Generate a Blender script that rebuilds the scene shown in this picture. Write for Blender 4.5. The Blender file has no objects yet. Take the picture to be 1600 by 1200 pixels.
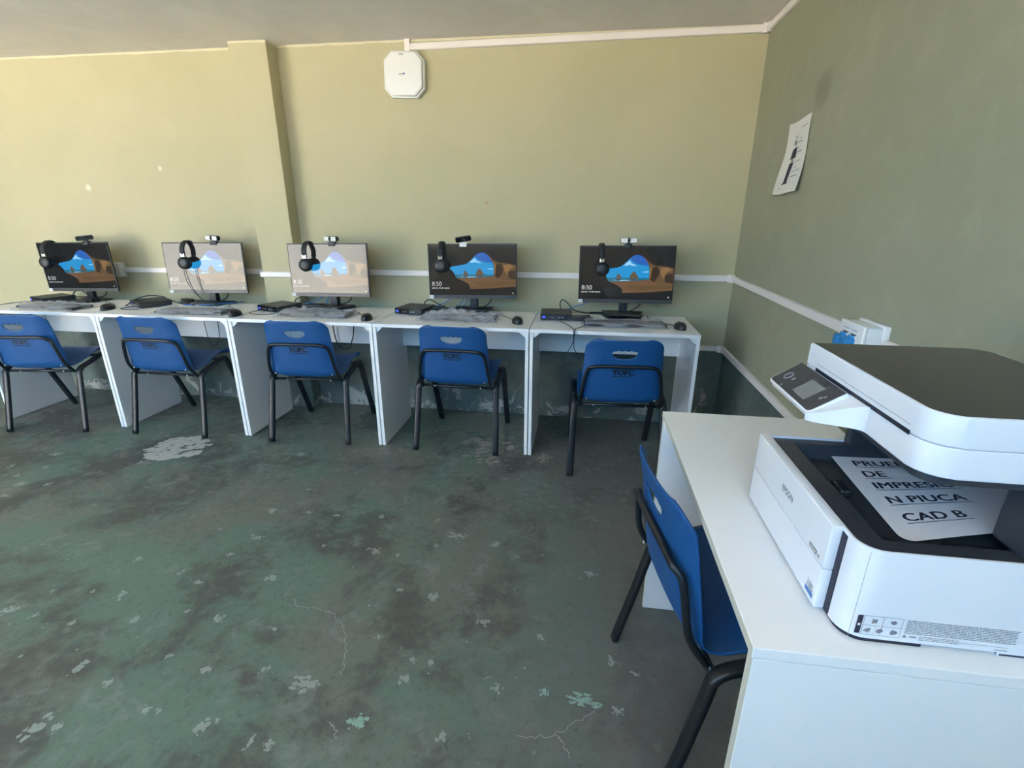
import bpy, bmesh, math, random
from mathutils import Vector, Matrix
random.seed(11)
S = bpy.context.scene
COL = S.collection
PI = math.pi

# ------------------------------------------------------------------ camera, world, light, exposure
cam_d = bpy.data.cameras.new('camera')
cam_d.sensor_fit = 'HORIZONTAL'
cam_d.sensor_width = 36.0
cam_d.lens = 774.16 / 1600 * 36
cam_d.clip_start = 0.02
cam = bpy.data.objects.new('camera', cam_d)
COL.objects.link(cam)
yaw, pitch, roll = -0.1422, -0.3302, 0.0044
fw = Vector((math.sin(yaw) * math.cos(pitch), math.cos(yaw) * math.cos(pitch), math.sin(pitch)))
r0 = Vector((math.cos(yaw), -math.sin(yaw), 0))
u0 = r0.cross(fw)
rt = r0 * math.cos(roll) + u0 * math.sin(roll)
up = -r0 * math.sin(roll) + u0 * math.cos(roll)
m3 = Matrix((rt, up, -fw)).transposed()
cam.matrix_world = Matrix.Translation((-0.8937, -3.2094, 1.33)) @ m3.to_4x4()
S.camera = cam

world = bpy.data.worlds.new('daylight')
S.world = world
world.use_nodes = True
bgn = world.node_tree.nodes['Background']
bgn.inputs['Color'].default_value = (0.22, 0.56, 1.0, 1)
bgn.inputs['Strength'].default_value = 5.0

sun_d = bpy.data.lights.new('sun', 'SUN')
sun_d.energy = 50.0
sun_d.angle = math.radians(1)
sun_d.color = (1.0, 0.94, 0.84)
sun = bpy.data.objects.new('sun', sun_d)
COL.objects.link(sun)
sun.location = (-3, 4, 8)
sun.rotation_euler = Vector((0.45, -0.28, -1.0)).to_track_quat('-Z', 'Y').to_euler()


def portal(name, x0, x1, z0, z1, y):
    d = bpy.data.lights.new(name, 'AREA')
    d.shape = 'RECTANGLE'
    d.size = x1 - x0
    d.size_y = z1 - z0
    d.cycles.is_portal = True
    o = bpy.data.objects.new(name, d)
    COL.objects.link(o)
    o.location = ((x0 + x1) / 2, y, (z0 + z1) / 2)
    o.rotation_euler = (PI / 2, 0, 0)      # shines towards +Y, into the room


DOORWAY = (-7.3, -4.6, 0.0, 2.20)
ADDED_WINDOW = (-4.1, -0.45, 1.42, 2.22)  # unseen window, added and sized to bring sky light onto the desks
YF = -4.4                                   # front wall plane
portal('doorway_daylight', *DOORWAY, YF - .05)
portal('added_window_daylight', *ADDED_WINDOW, YF - .05)

S.view_settings.view_transform = 'Standard'
S.view_settings.look = 'None'
S.view_settings.gamma = 1.0
S.view_settings.use_curve_mapping = False
S.view_settings.exposure = 1.0


# ------------------------------------------------------------------ materials
def srgb(r, g, b):
    def f(c):
        c /= 255
        return c / 12.92 if c <= .04045 else ((c + .055) / 1.055) ** 2.4
    return (f(r), f(g), f(b), 1)


def mat(name, col, rough=.5, metal=0, spec=.5, emit=None, estr=1, bump=0, bscale=200, coat=0, var=0):
    m = bpy.data.materials.new(name)
    m.use_nodes = True
    nt = m.node_tree
    b = nt.nodes['Principled BSDF']
    if len(col) == 3:
        col = (*col, 1)
    b.inputs['Base Color'].default_value = col
    b.inputs['Roughness'].default_value = rough
    b.inputs['Metallic'].default_value = metal
    b.inputs['Specular IOR Level'].default_value = spec
    b.inputs['Coat Weight'].default_value = coat
    b.inputs['Coat Roughness'].default_value = .06
    if emit:
        b.inputs['Emission Color'].default_value = (*emit[:3], 1)
        b.inputs['Emission Strength'].default_value = estr
    if bump or var:
        tc = nt.nodes.new('ShaderNodeTexCoord')
        n = nt.nodes.new('ShaderNodeTexNoise')
        n.inputs['Scale'].default_value = bscale
        n.inputs['Detail'].default_value = 4
        nt.links.new(tc.outputs['Object'], n.inputs['Vector'])
        if bump:
            bp = nt.nodes.new('ShaderNodeBump')
            bp.inputs['Strength'].default_value = bump
            bp.inputs['Distance'].default_value = .002
            nt.links.new(n.outputs['Fac'], bp.inputs['Height'])
            nt.links.new(bp.outputs['Normal'], b.inputs['Normal'])
        if var:
            mx = nt.nodes.new('ShaderNodeMix')
            mx.data_type = 'RGBA'
            mx.inputs['A'].default_value = tuple(c * (1 - var) for c in col[:3]) + (1,)
            mx.inputs['B'].default_value = tuple(min(1, c * (1 + var)) for c in col[:3]) + (1,)
            nt.links.new(n.outputs['Fac'], mx.inputs['Factor'])
            nt.links.new(mx.outputs['Result'], b.inputs['Base Color'])
    return m


class NT:
    """small helper to write node graphs"""
    def __init__(s, m):
        s.nt = m.node_tree
        s.b = s.nt.nodes['Principled BSDF']
        tc = s.nt.nodes.new('ShaderNodeNewGeometry')
        s.pos = tc.outputs['Position']

    def noise(s, scale, detail=5, rough=.55, dist=0, vec=None, off=0):
        n = s.nt.nodes.new('ShaderNodeTexNoise')
        n.inputs['Scale'].default_value = scale
        n.inputs['Detail'].default_value = detail
        n.inputs['Roughness'].default_value = rough
        n.inputs['Distortion'].default_value = dist
        v = vec or s.pos
        if off:
            a = s.nt.nodes.new('ShaderNodeVectorMath')
            a.operation = 'ADD'
            s.nt.links.new(v, a.inputs[0])
            a.inputs[1].default_value = (off, off * 1.7, off * .6)
            v = a.outputs[0]
        s.nt.links.new(v, n.inputs['Vector'])
        return n.outputs['Fac']

    def ramp(s, x, lo, hi, smooth=True):
        n = s.nt.nodes.new('ShaderNodeMapRange')
        n.interpolation_type = 'SMOOTHSTEP' if smooth else 'LINEAR'
        n.inputs['From Min'].default_value = lo
        n.inputs['From Max'].default_value = hi
        s.nt.links.new(x, n.inputs['Value'])
        return n.outputs['Result']

    def math(s, op, a, b):
        n = s.nt.nodes.new('ShaderNodeMath')
        n.operation = op
        for i, v in enumerate((a, b)):
            if isinstance(v, (int, float)):
                n.inputs[i].default_value = v
            else:
                s.nt.links.new(v, n.inputs[i])
        return n.outputs[0]

    def mix(s, f, a, b):
        n = s.nt.nodes.new('ShaderNodeMix')
        n.data_type = 'RGBA'
        if isinstance(f, (int, float)):
            n.inputs['Factor'].default_value = f
        else:
            s.nt.links.new(f, n.inputs['Factor'])
        for k, v in (('A', a), ('B', b)):
            if isinstance(v, tuple):
                n.inputs[k].default_value = v if len(v) == 4 else (*v, 1)
            else:
                s.nt.links.new(v, n.inputs[k])
        return n.outputs['Result']

    def xyz(s):
        n = s.nt.nodes.new('ShaderNodeSeparateXYZ')
        s.nt.links.new(s.pos, n.inputs[0])
        return n.outputs

    def spot(s, c, r):
        """1 near point c falling to 0 at radius r"""
        n = s.nt.nodes.new('ShaderNodeVectorMath')
        n.operation = 'DISTANCE'
        s.nt.links.new(s.pos, n.inputs[0])
        n.inputs[1].default_value = c
        q = s.ramp(n.outputs['Value'], r * .3, r)
        return s.math('SUBTRACT', 1, q)

    def bump(s, h, strength=.3, dist=.003):
        bp = s.nt.nodes.new('ShaderNodeBump')
        bp.inputs['Strength'].default_value = strength
        bp.inputs['Distance'].default_value = dist
        s.nt.links.new(h, bp.inputs['Height'])
        s.nt.links.new(bp.outputs['Normal'], s.b.inputs['Normal'])


def wall_material(name, base, base2, dado, peel=True, stains=()):
    m = mat(name, base, .72, spec=.25)
    g = NT(m)
    n1 = g.noise(1.3, 4, .5, .3)
    c = g.mix(g.ramp(n1, .35, .65), base, base2)
    n2 = g.noise(9, 5, .6)
    c = g.mix(g.math('MULTIPLY', g.ramp(n2, .45, .8), .12), c, (.62, .62, .45, 1))
    z = g.xyz()['Z']
    nz = g.noise(6, 4, .6, off=3)
    zz = g.math('ADD', z, g.math('MULTIPLY', g.math('SUBTRACT', nz, .5), .05))
    # older darker paint on the lowest half metre
    d2 = g.mix(g.ramp(g.noise(4, 6, .65, .6, off=7), .35, .7), dado, tuple(x * 1.5 for x in dado[:3]) + (1,))
    f = g.math('SUBTRACT', 1, g.ramp(zz, .50, .53))
    c = g.mix(f, c, d2)
    if peel:
        n3 = g.noise(7, 9, .72, .8, off=11)
        low = g.math('SUBTRACT', 1, g.ramp(z, .02, .34))
        p = g.ramp(g.math('ADD', n3, g.math('MULTIPLY', low, .15)), .66, .71)
        p = g.math('MULTIPLY', p, g.math('SUBTRACT', 1, g.ramp(z, .30, .45)))
        c = g.mix(p, c, (.40, .38, .33, 1))
        n4 = g.noise(5, 8, .7, .8, off=17)
        p2 = g.math('MULTIPLY', g.ramp(n4, .60, .68), g.math('SUBTRACT', 1, g.ramp(z, .18, .40)))
        c = g.mix(p2, c, (.17, .14, .11, 1))
    # uneven cream line of filler where wall meets ceiling
    top = g.ramp(g.math('ADD', z, g.math('MULTIPLY', g.math('SUBTRACT', nz, .5), .02)), 2.262, 2.266)
    c = g.mix(top, c, (.70, .64, .46, 1))
    for (p, r, cc, k) in stains:
        c = g.mix(g.math('MULTIPLY', g.spot(p, r), k), c, cc)
    g.nt.links.new(c, g.b.inputs['Base Color'])
    g.bump(g.noise(55, 6, .65), .25, .003)
    return m


OLIVE = (.50, .455, .285, 1)
OLIVE2 = (.535, .48, .305, 1)
DADO = (.115, .140, .120, 1)
M = {}
M['wall_back'] = wall_material('olive_wall_paint', OLIVE, OLIVE2, DADO, stains=[
    ((-4.305, 0, 1.491), .03, (.75, .74, .6, 1), .8), ((-3.724, 0, 1.609), .022, (.72, .72, .58, 1), .8),
    ((-1.518, 0, 1.396), .008, (.5, .08, .06, 1), .9)])
M['wall_right'] = wall_material('shaded_olive_wall_paint', (.335, .335, .232, 1), (.36, .355, .248, 1), DADO, stains=[
    ((0, -.83, 1.80), .10, (.20, .20, .15, 1), .55)])  # same wall paint; its weaker light is put into a darker, greyer colour
M['wall_dark'] = mat('dark_green_wall', (.10, .12, .10), .85)
M['wall_plain'] = mat('plain_cream_wall', (.80, .78, .70), .8)
mc = mat('ceiling_whitewash', (.62, .59, .53), .8, spec=.2)
g = NT(mc)
c = g.mix(g.ramp(g.noise(2.2, 6, .62, 1.2), .35, .68), (.84, .775, .71, 1), (.89, .83, .76, 1))
g.nt.links.new(c, g.b.inputs['Base Color'])
g.bump(g.noise(14, 6, .6), .35, .006)
M['ceiling'] = mc

mf = mat('worn_green_concrete', (.09, .1, .09), .45, spec=.3)
g = NT(mf)
nA = g.noise(1.3, 8, .62, .15)
nB = g.noise(2.6, 9, .68, .2, off=5)
nC = g.noise(9, 8, .66, .5, off=9)
nD = g.noise(40, 6, .7, off=13)
c = g.mix(g.ramp(nA, .42, .57), (.158, .168, .136, 1), (.126, .188, .144, 1))
c = g.mix(g.math('MULTIPLY', g.ramp(nB, .46, .60), .9), c, (.082, .086, .074, 1))
c = g.mix(g.math('MULTIPLY', g.ramp(nC, .52, .72), .60), c, (.235, .255, .23, 1))
c = g.mix(g.math('MULTIPLY', g.ramp(nD, .5, .70), .45), c, (.06, .07, .064, 1))
nE = g.noise(16, 7, .7, .4, off=21)
c = g.mix(g.math('MULTIPLY', g.ramp(nE, .66, .70), .55), c, (.36, .39, .35, 1))
# bare grey concrete along the row of desks and towards the right wall
x_, y_, z_ = (g.xyz()[i] for i in range(3))
bx = g.ramp(g.math('ADD', x_, g.math('MULTIPLY', nA, 1.2)), -.9, .1)
c = g.mix(g.math('MULTIPLY', bx, .65), c, (.135, .132, .118, 1))
nF = g.noise(22, 8, .72, .3, off=31)
near_desks = g.ramp(g.math('ADD', y_, g.math('MULTIPLY', nB, .8)), -1.5, -.3)
f_ = g.math('MULTIPLY', g.ramp(nF, .53, .66), g.math('ADD', .10, g.math('MULTIPLY', near_desks, .45)))
c = g.mix(f_, c, (.29, .28, .25, 1))
nG = g.noise(30, 8, .75, .2, off=41)
c = g.mix(g.math('MULTIPLY', g.ramp(nG, .60, .66), .55), c, (.045, .052, .045, 1))
g.nt.links.new(c, g.b.inputs['Base Color'])
rr = g.math('ADD', .34, g.math('MULTIPLY', nB, .30))
g.nt.links.new(rr, g.b.inputs['Roughness'])
g.bump(g.math('ADD', nC, g.math('MULTIPLY', nD, .4)), .30, .004)
M['floor'] = mf
M['chip_pale'] = mat('pale_floor_paint_fleck', (.27, .31, .275), .6, var=.25, bscale=60)
M['chip_white'] = mat('scraped_white_floor_patch', (.44, .45, .41), .6, var=.25, bscale=45)
M['chip_green'] = mat('mint_floor_paint_patch', (.25, .40, .32), .55, var=.35, bscale=40)
M['chip_bare'] = mat('bare_cement_patch', (.30, .27, .23), .7, var=.3, bscale=50)
M['crack'] = mat('floor_crack', (.30, .32, .29), .8)

M['melamine'] = mat('white_melamine', (.86, .86, .85), .38, spec=.4)
M['edge_cream'] = mat('cream_edge_band', (.68, .655, .55), .45)
M['trunk'] = mat('white_pvc_trunking', (.86, .79, .74), .42)
M['white_plastic'] = mat('white_plastic', (.84, .83, .80), .32)
M['blue_plug'] = mat('blue_plug_plastic', (.03, .25, .55), .4)
M['black_slot'] = mat('black_slot', (.01, .01, .01), .6)
M['shell'] = mat('blue_polypropylene', (.009, .080, .245), .46, spec=.45, bump=.12, bscale=900)
M['black_metal'] = mat('black_painted_steel', (.012, .013, .015), .36, spec=.5)
M['black_print'] = mat('black_print', (.008, .010, .016), .5)
M['steel'] = mat('steel_bolt', (.75, .75, .75), .3, metal=1)
M['black_plastic'] = mat('black_plastic', (.014, .014, .015), .42)
M['dark_plastic'] = mat('dark_grey_plastic', (.035, .036, .038), .45)
M['chin'] = mat('monitor_chin_grey', (.06, .06, .06), .35)
M['black_gloss'] = mat('glossy_black_plastic', (.01, .01, .011), .12, coat=.5)
M['cushion'] = mat('black_leatherette', (.016, .016, .018), .6)
M['chrome'] = mat('bright_chrome', (.85, .82, .78), .16, metal=1)
M['glare_face'] = mat('webcam_face_glare', (.86, .83, .76), .25, metal=0)  # daylight mirrored in the glossy webcam front, put into a pale colour
M['sticker'] = mat('white_sticker', (.85, .85, .83), .5)
M['blue_led'] = mat('blue_badge', (.03, .05, .5), .4, emit=(.05, .08, .8), estr=.5)
M['key'] = mat('black_key', (.03, .03, .032), .45)
M['blue_cable'] = mat('blue_network_cable', (.04, .22, .55), .4)
M['paper'] = mat('white_paper', (.80, .80, .82), .7)
M['paper_warm'] = mat('poster_paper', (.78, .76, .70), .7)
M['ink'] = mat('dark_ink', (.03, .028, .05), .7)
M['ink_grey'] = mat('grey_ink', (.25, .24, .26), .7)
M['p_white'] = mat('printer_white', (.80, .81, .84), .36, spec=.45, bump=.08, bscale=1500)
M['p_dark'] = mat('printer_charcoal', (.038, .043, .052), .38, spec=.5)
M['p_lid'] = mat('scanner_lid_black', (.020, .021, .024), .20, spec=.5)
M['p_navy'] = mat('printer_dark_gap', (.014, .014, .03), .5)
M['p_grey'] = mat('printer_badge_grey', (.18, .18, .19), .4)
M['p_seam'] = mat('printer_seam', (.30, .31, .34), .6)
M['display'] = mat('grey_display', (.20, .21, .21), .12)
M['label_blue'] = mat('blue_badge_print', (.07, .20, .50), .5)
M['bounce_wall'] = mat('bounce_wall_render', (.60, .55, .47), .9)  # for the unseen wall added outside to warm the daylight
M['ground'] = mat('sunlit_ground', (.62, .56, .48), .9)

mw = bpy.data.materials.new('clear_plastic_film')
mw.use_nodes = True
nt = mw.node_tree
pb = nt.nodes['Principled BSDF']
pb.inputs['Base Color'].default_value = (.75, .75, .76, 1)
pb.inputs['Roughness'].default_value = .18
tr = nt.nodes.new('ShaderNodeBsdfTransparent')
mxs = nt.nodes.new('ShaderNodeMixShader')
mxs.inputs[0].default_value = .32
nt.links.new(tr.outputs[0], mxs.inputs[1])
nt.links.new(pb.outputs[0], mxs.inputs[2])
nt.links.new(mxs.outputs[0], nt.nodes['Material Output'].inputs[0])
M['film'] = mw


def screen_mat(name, e, s=1.0):
    m = mat(name, (.006, .006, .006), .09, spec=.55, emit=e, estr=s * .55)
    return m


SC = {
    'dark': screen_mat('screen_dark', (.010, .010, .011)),
    'rock': screen_mat('screen_rock', srgb(92, 72, 48)[:3]),
    'rock2': screen_mat('screen_rock_light', srgb(128, 98, 62)[:3]),
    'rock3': screen_mat('screen_rock_dark', srgb(52, 42, 32)[:3]),
    'sand': screen_mat('screen_sand', srgb(104, 78, 56)[:3]),
    'sand2': screen_mat('screen_wet_sand', srgb(60, 48, 40)[:3]),
    'sky1': screen_mat('screen_sky_top', srgb(40, 92, 175)[:3]),
    'sky2': screen_mat('screen_sky_low', srgb(38, 140, 200)[:3]),
    'cloud': screen_mat('screen_cloud', srgb(150, 200, 235)[:3]),
    'sea': screen_mat('screen_sea', srgb(30, 105, 130)[:3]),
    'stack': screen_mat('screen_sea_stack', srgb(96, 80, 62)[:3]),
    'text': screen_mat('screen_text', (.85, .88, .88)),
}


# ------------------------------------------------------------------ mesh helpers
class MB:
    """collects shapes into one mesh; every face keeps a material index"""
    def __init__(s):
        s.bm = bmesh.new()
        s.mats = []

    def mi(s, m):
        if m is None:
            return 0
        if m not in s.mats:
            s.mats.append(m)
        return s.mats.index(m)

    def box(s, x0, x1, y0, y1, z0, z1, m=None, bev=0, seg=2, T=None):
        r = bmesh.ops.create_cube(s.bm, size=1)
        vs = r['verts']
        for v in vs:
            v.co = Vector(((x0 + x1) / 2 + v.co.x * (x1 - x0), (y0 + y1) / 2 + v.co.y * (y1 - y0), (z0 + z1) / 2 + v.co.z * (z1 - z0)))
        fs = {f for v in vs for f in v.link_faces}
        if bev:
            es = {e for f in fs for e in f.edges}
            rr = bmesh.ops.bevel(s.bm, geom=list(es), offset=bev, segments=seg, affect='EDGES', profile=.5)
            fs = set(rr['faces']) | {f for f in fs if f.is_valid}
            vs = list({v for f in fs for v in f.verts})
        k = s.mi(m)
        for f in fs:
            f.material_index = k
        if T is not None:
            bmesh.ops.transform(s.bm, matrix=T, verts=list({v for f in fs for v in f.verts}))
        return s

    def prism(s, pts, z0, z1, m=None, T=None, bev=0, seg=2, taper=0):
        """polygon in xy (ccw) extruded z0..z1"""
        a = [s.bm.verts.new((p[0], p[1], z0)) for p in pts]
        b = [s.bm.verts.new((p[0], p[1], z1)) for p in pts]
        n = len(pts)
        fs = [s.bm.faces.new(a[::-1]), s.bm.faces.new(b)]
        for i in range(n):
            fs.append(s.bm.faces.new((a[i], a[(i + 1) % n], b[(i + 1) % n], b[i])))
        if bev:
            es = list(fs[1].edges) + list(fs[0].edges)
            rr = bmesh.ops.bevel(s.bm, geom=es, offset=bev, segments=seg, affect='EDGES', profile=.5)
            fs = list(set(rr['faces']) | {f for f in fs if f.is_valid})
        k = s.mi(m)
        for f in fs:
            f.material_index = k
        if T is not None:
            bmesh.ops.transform(s.bm, matrix=T, verts=list({v for f in fs for v in f.verts}))
        return s

    def poly(s, pts, m=None, T=None):
        vs = [s.bm.verts.new(p if T is None else T @ Vector(p)) for p in pts]
        f = s.bm.faces.new(vs)
        f.material_index = s.mi(m)
        return s

    def tube(s, path, rad, m=None, n=10, cap=True, flat=None, ref=None):
        """sweep along path; rad is a radius or list; flat=(a,b) gives an oval section with a along ref"""
        P = [Vector(p) for p in path]
        k = s.mi(m)
        T = []
        for i in range(len(P)):
            d = (P[min(i + 1, len(P) - 1)] - P[max(i - 1, 0)])
            T.append(d.normalized() if d.length > 1e-9 else Vector((0, 0, 1)))
        rf = Vector(ref) if ref else (Vector((0, 0, 1)) if abs(T[0].z) < .9 else Vector((1, 0, 0)))
        rings = []
        nrm = (rf - T[0] * rf.dot(T[0])).normalized()
        for i, p in enumerate(P):
            base = rf if ref else nrm
            q = base - T[i] * base.dot(T[i])
            if q.length < 1e-5:
                q = nrm - T[i] * nrm.dot(T[i])
            nrm = q.normalized()
            bn = T[i].cross(nrm)
            rd = rad[i] if isinstance(rad, (list, tuple)) else rad
            ring = []
            for j in range(n):
                a = 2 * PI * j / n
                ca, sa = math.cos(a), math.sin(a)
                if flat:
                    e = .7
                    ca = math.copysign(abs(ca) ** e, ca) * flat[0]
                    sa = math.copysign(abs(sa) ** e, sa) * flat[1]
                else:
                    ca *= rd
                    sa *= rd
                ring.append(s.bm.verts.new(p + nrm * ca + bn * sa))
            rings.append(ring)
        for a, b in zip(rings, rings[1:]):
            for j in range(n):
                f = s.bm.faces.new((a[j], a[(j + 1) % n], b[(j + 1) % n], b[j]))
                f.material_index = k
                f.smooth = True
        if cap:
            for r, rev in ((rings[0], True), (rings[-1], False)):
                f = s.bm.faces.new(r[::-1] if rev else r)
                f.material_index = k
        return s

    def lathe(s, prof, m=None, n=28, T=None):
        """profile of (radius, z) spun round z"""
        k = s.mi(m)
        rings = []
        new = []
        for r, z in prof:
            if r < 1e-6:
                v = s.bm.verts.new((0, 0, z))
                rings.append([v] * n)
                new.append(v)
            else:
                ring = [s.bm.verts.new((r * math.cos(2 * PI * j / n), r * math.sin(2 * PI * j / n), z)) for j in range(n)]
                rings.append(ring)
                new += ring
        for a, b in zip(rings, rings[1:]):
            for j in range(n):
                vs = []
                for v in (a[j], a[(j + 1) % n], b[(j + 1) % n], b[j]):
                    if v not in vs:
                        vs.append(v)
                if len(vs) > 2:
                    f = s.bm.faces.new(vs)
                    f.material_index = k
                    f.smooth = True
        if T is not None:
            bmesh.ops.transform(s.bm, matrix=T, verts=new)
        return s

    def grid(s, fn, nu, nv, m=None, smooth=True):
        k = s.mi(m)
        V = [[s.bm.verts.new(fn(i / nu, j / nv)) for j in range(nv + 1)] for i in range(nu + 1)]
        for i in range(nu):
            for j in range(nv):
                f = s.bm.faces.new((V[i][j], V[i + 1][j], V[i + 1][j + 1], V[i][j + 1]))
                f.material_index = k
                f.smooth = smooth
        return s

    def raw(s, verts, faces, m=None, fn=None):
        k = s.mi(m)
        V = [s.bm.verts.new(fn(v) if fn else v) for v in verts]
        for f in faces:
            if len(set(f)) > 2:
                try:
                    F = s.bm.faces.new([V[i] for i in f])
                    F.material_index = k
                except ValueError:
                    pass
        return s

    def build(s, name, m=None, parent=None, smooth=None, T=None, recalc=True):
        me = bpy.data.meshes.new(name)
        if recalc:
            bmesh.ops.recalc_face_normals(s.bm, faces=s.bm.faces)
        if T is not None:
            s.bm.transform(T)
        s.bm.to_mesh(me)
        s.bm.free()
        mats = s.mats if s.mats and s.mats[0] is not None else []
        if mats:
            for x in s.mats:
                me.materials.append(x)
        elif m is not None:
            me.materials.append(m)
        o = bpy.data.objects.new(name, me)
        COL.objects.link(o)
        if parent is not None:
            o.parent = parent
        if smooth:
            for p in me.polygons:
                p.use_smooth = True
            me.set_sharp_from_angle(angle=math.radians(smooth))
        return o


def thing(name, label, cat, loc=(0, 0, 0), rz=0, group=None):
    o = bpy.data.objects.new(name, None)
    o.empty_display_size = .05
    COL.objects.link(o)
    o.location = loc
    o.rotation_euler = (0, 0, rz)
    tag(o, label, cat, group)
    return o


def tag(o, label, cat, group=None):
    o['label'] = label
    o['category'] = cat
    if group:
        o['group'] = group
    return o


def struct(o):
    o['kind'] = 'structure'
    return o


def dup(root, loc, rz, label):
    """a copy of a thing with its parts and sub-parts"""
    r = root.copy()
    COL.objects.link(r)
    r.location = loc
    r.rotation_euler = (0, 0, rz)
    r['label'] = label
    for ch in list(root.children):
        c = ch.copy()
        COL.objects.link(c)
        c.parent = r
        for gch in list(ch.children):
            d = gch.copy()
            COL.objects.link(d)
            d.parent = c
    return r


def text_mesh(body, size, bold=0.0, align='LEFT', spacing=1.0):
    cu = bpy.data.curves.new('t', 'FONT')
    cu.body = body
    cu.size = size
    cu.offset = bold * size
    cu.align_x = align
    cu.space_character = spacing
    cu.resolution_u = 4
    o = bpy.data.objects.new('t', cu)
    COL.objects.link(o)
    dg = bpy.context.evaluated_depsgraph_get()
    me = bpy.data.meshes.new_from_object(o.evaluated_get(dg))
    V = [tuple(v.co) for v in me.vertices]
    F = [tuple(p.vertices) for p in me.polygons]
    bpy.data.objects.remove(o)
    bpy.data.curves.remove(cu)
    bpy.data.meshes.remove(me)
    return V, F


def smooth_path(pts, n=8):
    P = [Vector(p) for p in pts]
    P = [P[0] * 2 - P[1]] + P + [P[-1] * 2 - P[-2]]
    out = []
    for i in range(1, len(P) - 2):
        a, b, c, d = P[i - 1], P[i], P[i + 1], P[i + 2]
        for k in range(n):
            t = k / n
            out.append(.5 * ((2 * b) + (c - a) * t + (2 * a - 5 * b + 4 * c - d) * t * t + (3 * b - a - 3 * c + d) * t ** 3))
    out.append(P[-2])
    return out


def rrect(x0, x1, y0, y1, r, n=6, corners=(1, 1, 1, 1)):
    """ccw rounded rectangle; corners: (x0y0, x1y0, x1y1, x0y1)"""
    out = []
    for (cx, cy, a0, on) in ((x0 + r, y0 + r, PI, corners[0]), (x1 - r, y0 + r, 1.5 * PI, corners[1]), (x1 - r, y1 - r, 0, corners[2]), (x0 + r, y1 - r, .5 * PI, corners[3])):
        if on:
            for k in range(n + 1):
                a = a0 + k / n * PI / 2
                out.append((cx + r * math.cos(a), cy + r * math.sin(a)))
        else:
            out.append((cx + r * math.copysign(1, math.cos(a0 + PI / 4)), cy + r * math.copysign(1, math.sin(a0 + PI / 4))))
    return out


# ------------------------------------------------------------------ setting
H = 2.275
XL = -8.6
mb = MB()
mb.poly([(XL, YF, 0), (.3, YF, 0), (.3, .3, 0), (XL, .3, 0)], M['floor'])
BLOTS = [(-3.24,-0.84,0.172,0.16),(-3.73,-1.34,0.033,0.035),(-3.84,-1.27,0.025,0.023),(-3.98,-1.18,0.021,0.025),(-3.78,-1.17,0.021,0.029),(-3.88,-1.02,0.036,0.033),(-3.68,-1.45,0.028,0.025),(-3.59,-1.32,0.023,0.021),(-3.17,-1.45,0.019,0.018),(-3.31,-1.04,0.025,0.023),(-2.48,-0.81,0.037,0.035),(-2.23,-1.17,0.016,0.019),(-2.30,-1.37,0.030,0.024),(-2.12,-1.36,0.030,0.016),(-1.98,-1.36,0.023,0.017),(-1.77,-1.34,0.022,0.021),(-2.24,-1.57,0.034,0.024),(-2.28,-1.69,0.024,0.019),(-2.44,-1.54,0.016,0.011),(-2.03,-1.79,0.031,0.024),(-2.29,-1.86,0.024,0.018),(-2.63,-1.77,0.023,0.020),(-2.52,-1.96,0.023,0.028),(-2.64,-1.96,0.014,0.013),(-2.79,-1.98,0.009,0.011),(-2.84,-2.08,0.028,0.029),(-2.73,-2.09,0.018,0.019),(-2.57,-2.10,0.019,0.023),(-2.37,-2.05,0.021,0.022),(-2.09,-2.01,0.031,0.024),(-2.22,-1.99,0.013,0.018),(-1.87,-2.02,0.019,0.018),(-2.14,-2.17,0.018,0.017),(-2.38,-2.25,0.027,0.033),(-2.24,-2.28,0.021,0.021),(-1.99,-2.20,0.025,0.021),(-1.81,-2.17,0.017,0.023),(-1.66,-2.20,0.048,0.041),(-2.60,-2.24,0.010,0.009),(-2.06,-2.34,0.019,0.021),(-2.02,-2.34,0.013,0.014),(-2.31,-2.43,0.035,0.042),(-2.26,-2.42,0.019,0.024),(-1.87,-2.36,0.025,0.029),(-1.84,-2.34,0.012,0.013),(-1.71,-2.38,0.015,0.029),(-1.66,-2.38,0.021,0.017),(-1.45,-2.29,0.035,0.030),(-1.21,-2.29,0.022,0.023),(-1.37,-2.07,0.018,0.017),(-1.31,-2.07,0.019,0.022),(-1.37,-2.14,0.024,0.020),(-1.51,-2.00,0.015,0.014),(-1.09,-2.13,0.020,0.021),(-1.38,-1.80,0.029,0.026),(-1.52,-1.78,0.023,0.014),(-1.18,-1.89,0.027,0.021),(-1.60,-1.59,0.016,0.017),(-1.39,-1.43,0.056,0.027),(-1.21,-1.47,0.027,0.026),(-1.50,-1.33,0.015,0.026),(-1.70,-1.58,0.040,0.026),(-1.43,-0.57,0.154,0.207),(-1.93,-1.58,0.016,0.014),(-0.83,-2.13,0.061,0.024),(-0.74,-2.15,0.024,0.016),(-0.95,-2.12,0.016,0.021),(-1.08,-0.64,0.061,0.076),(-0.98,-1.92,0.025,0.019),(-0.75,-1.98,0.012,0.034),(-0.68,-2.02,0.018,0.013),(-0.81,-1.59,0.029,0.021)]


def blob(cx, cy, rx, ry, m, ang=0, n=11, z=.0006):
    pts = []
    for k in range(n):
        a = 2 * PI * k / n
        q = random.uniform(.5, 1.2)
        x, y = rx * q * math.cos(a), ry * q * math.sin(a)
        pts.append((cx + x * math.cos(ang) - y * math.sin(ang), cy + x * math.sin(ang) + y * math.cos(ang), z))
    mb.poly(pts, m)


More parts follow.
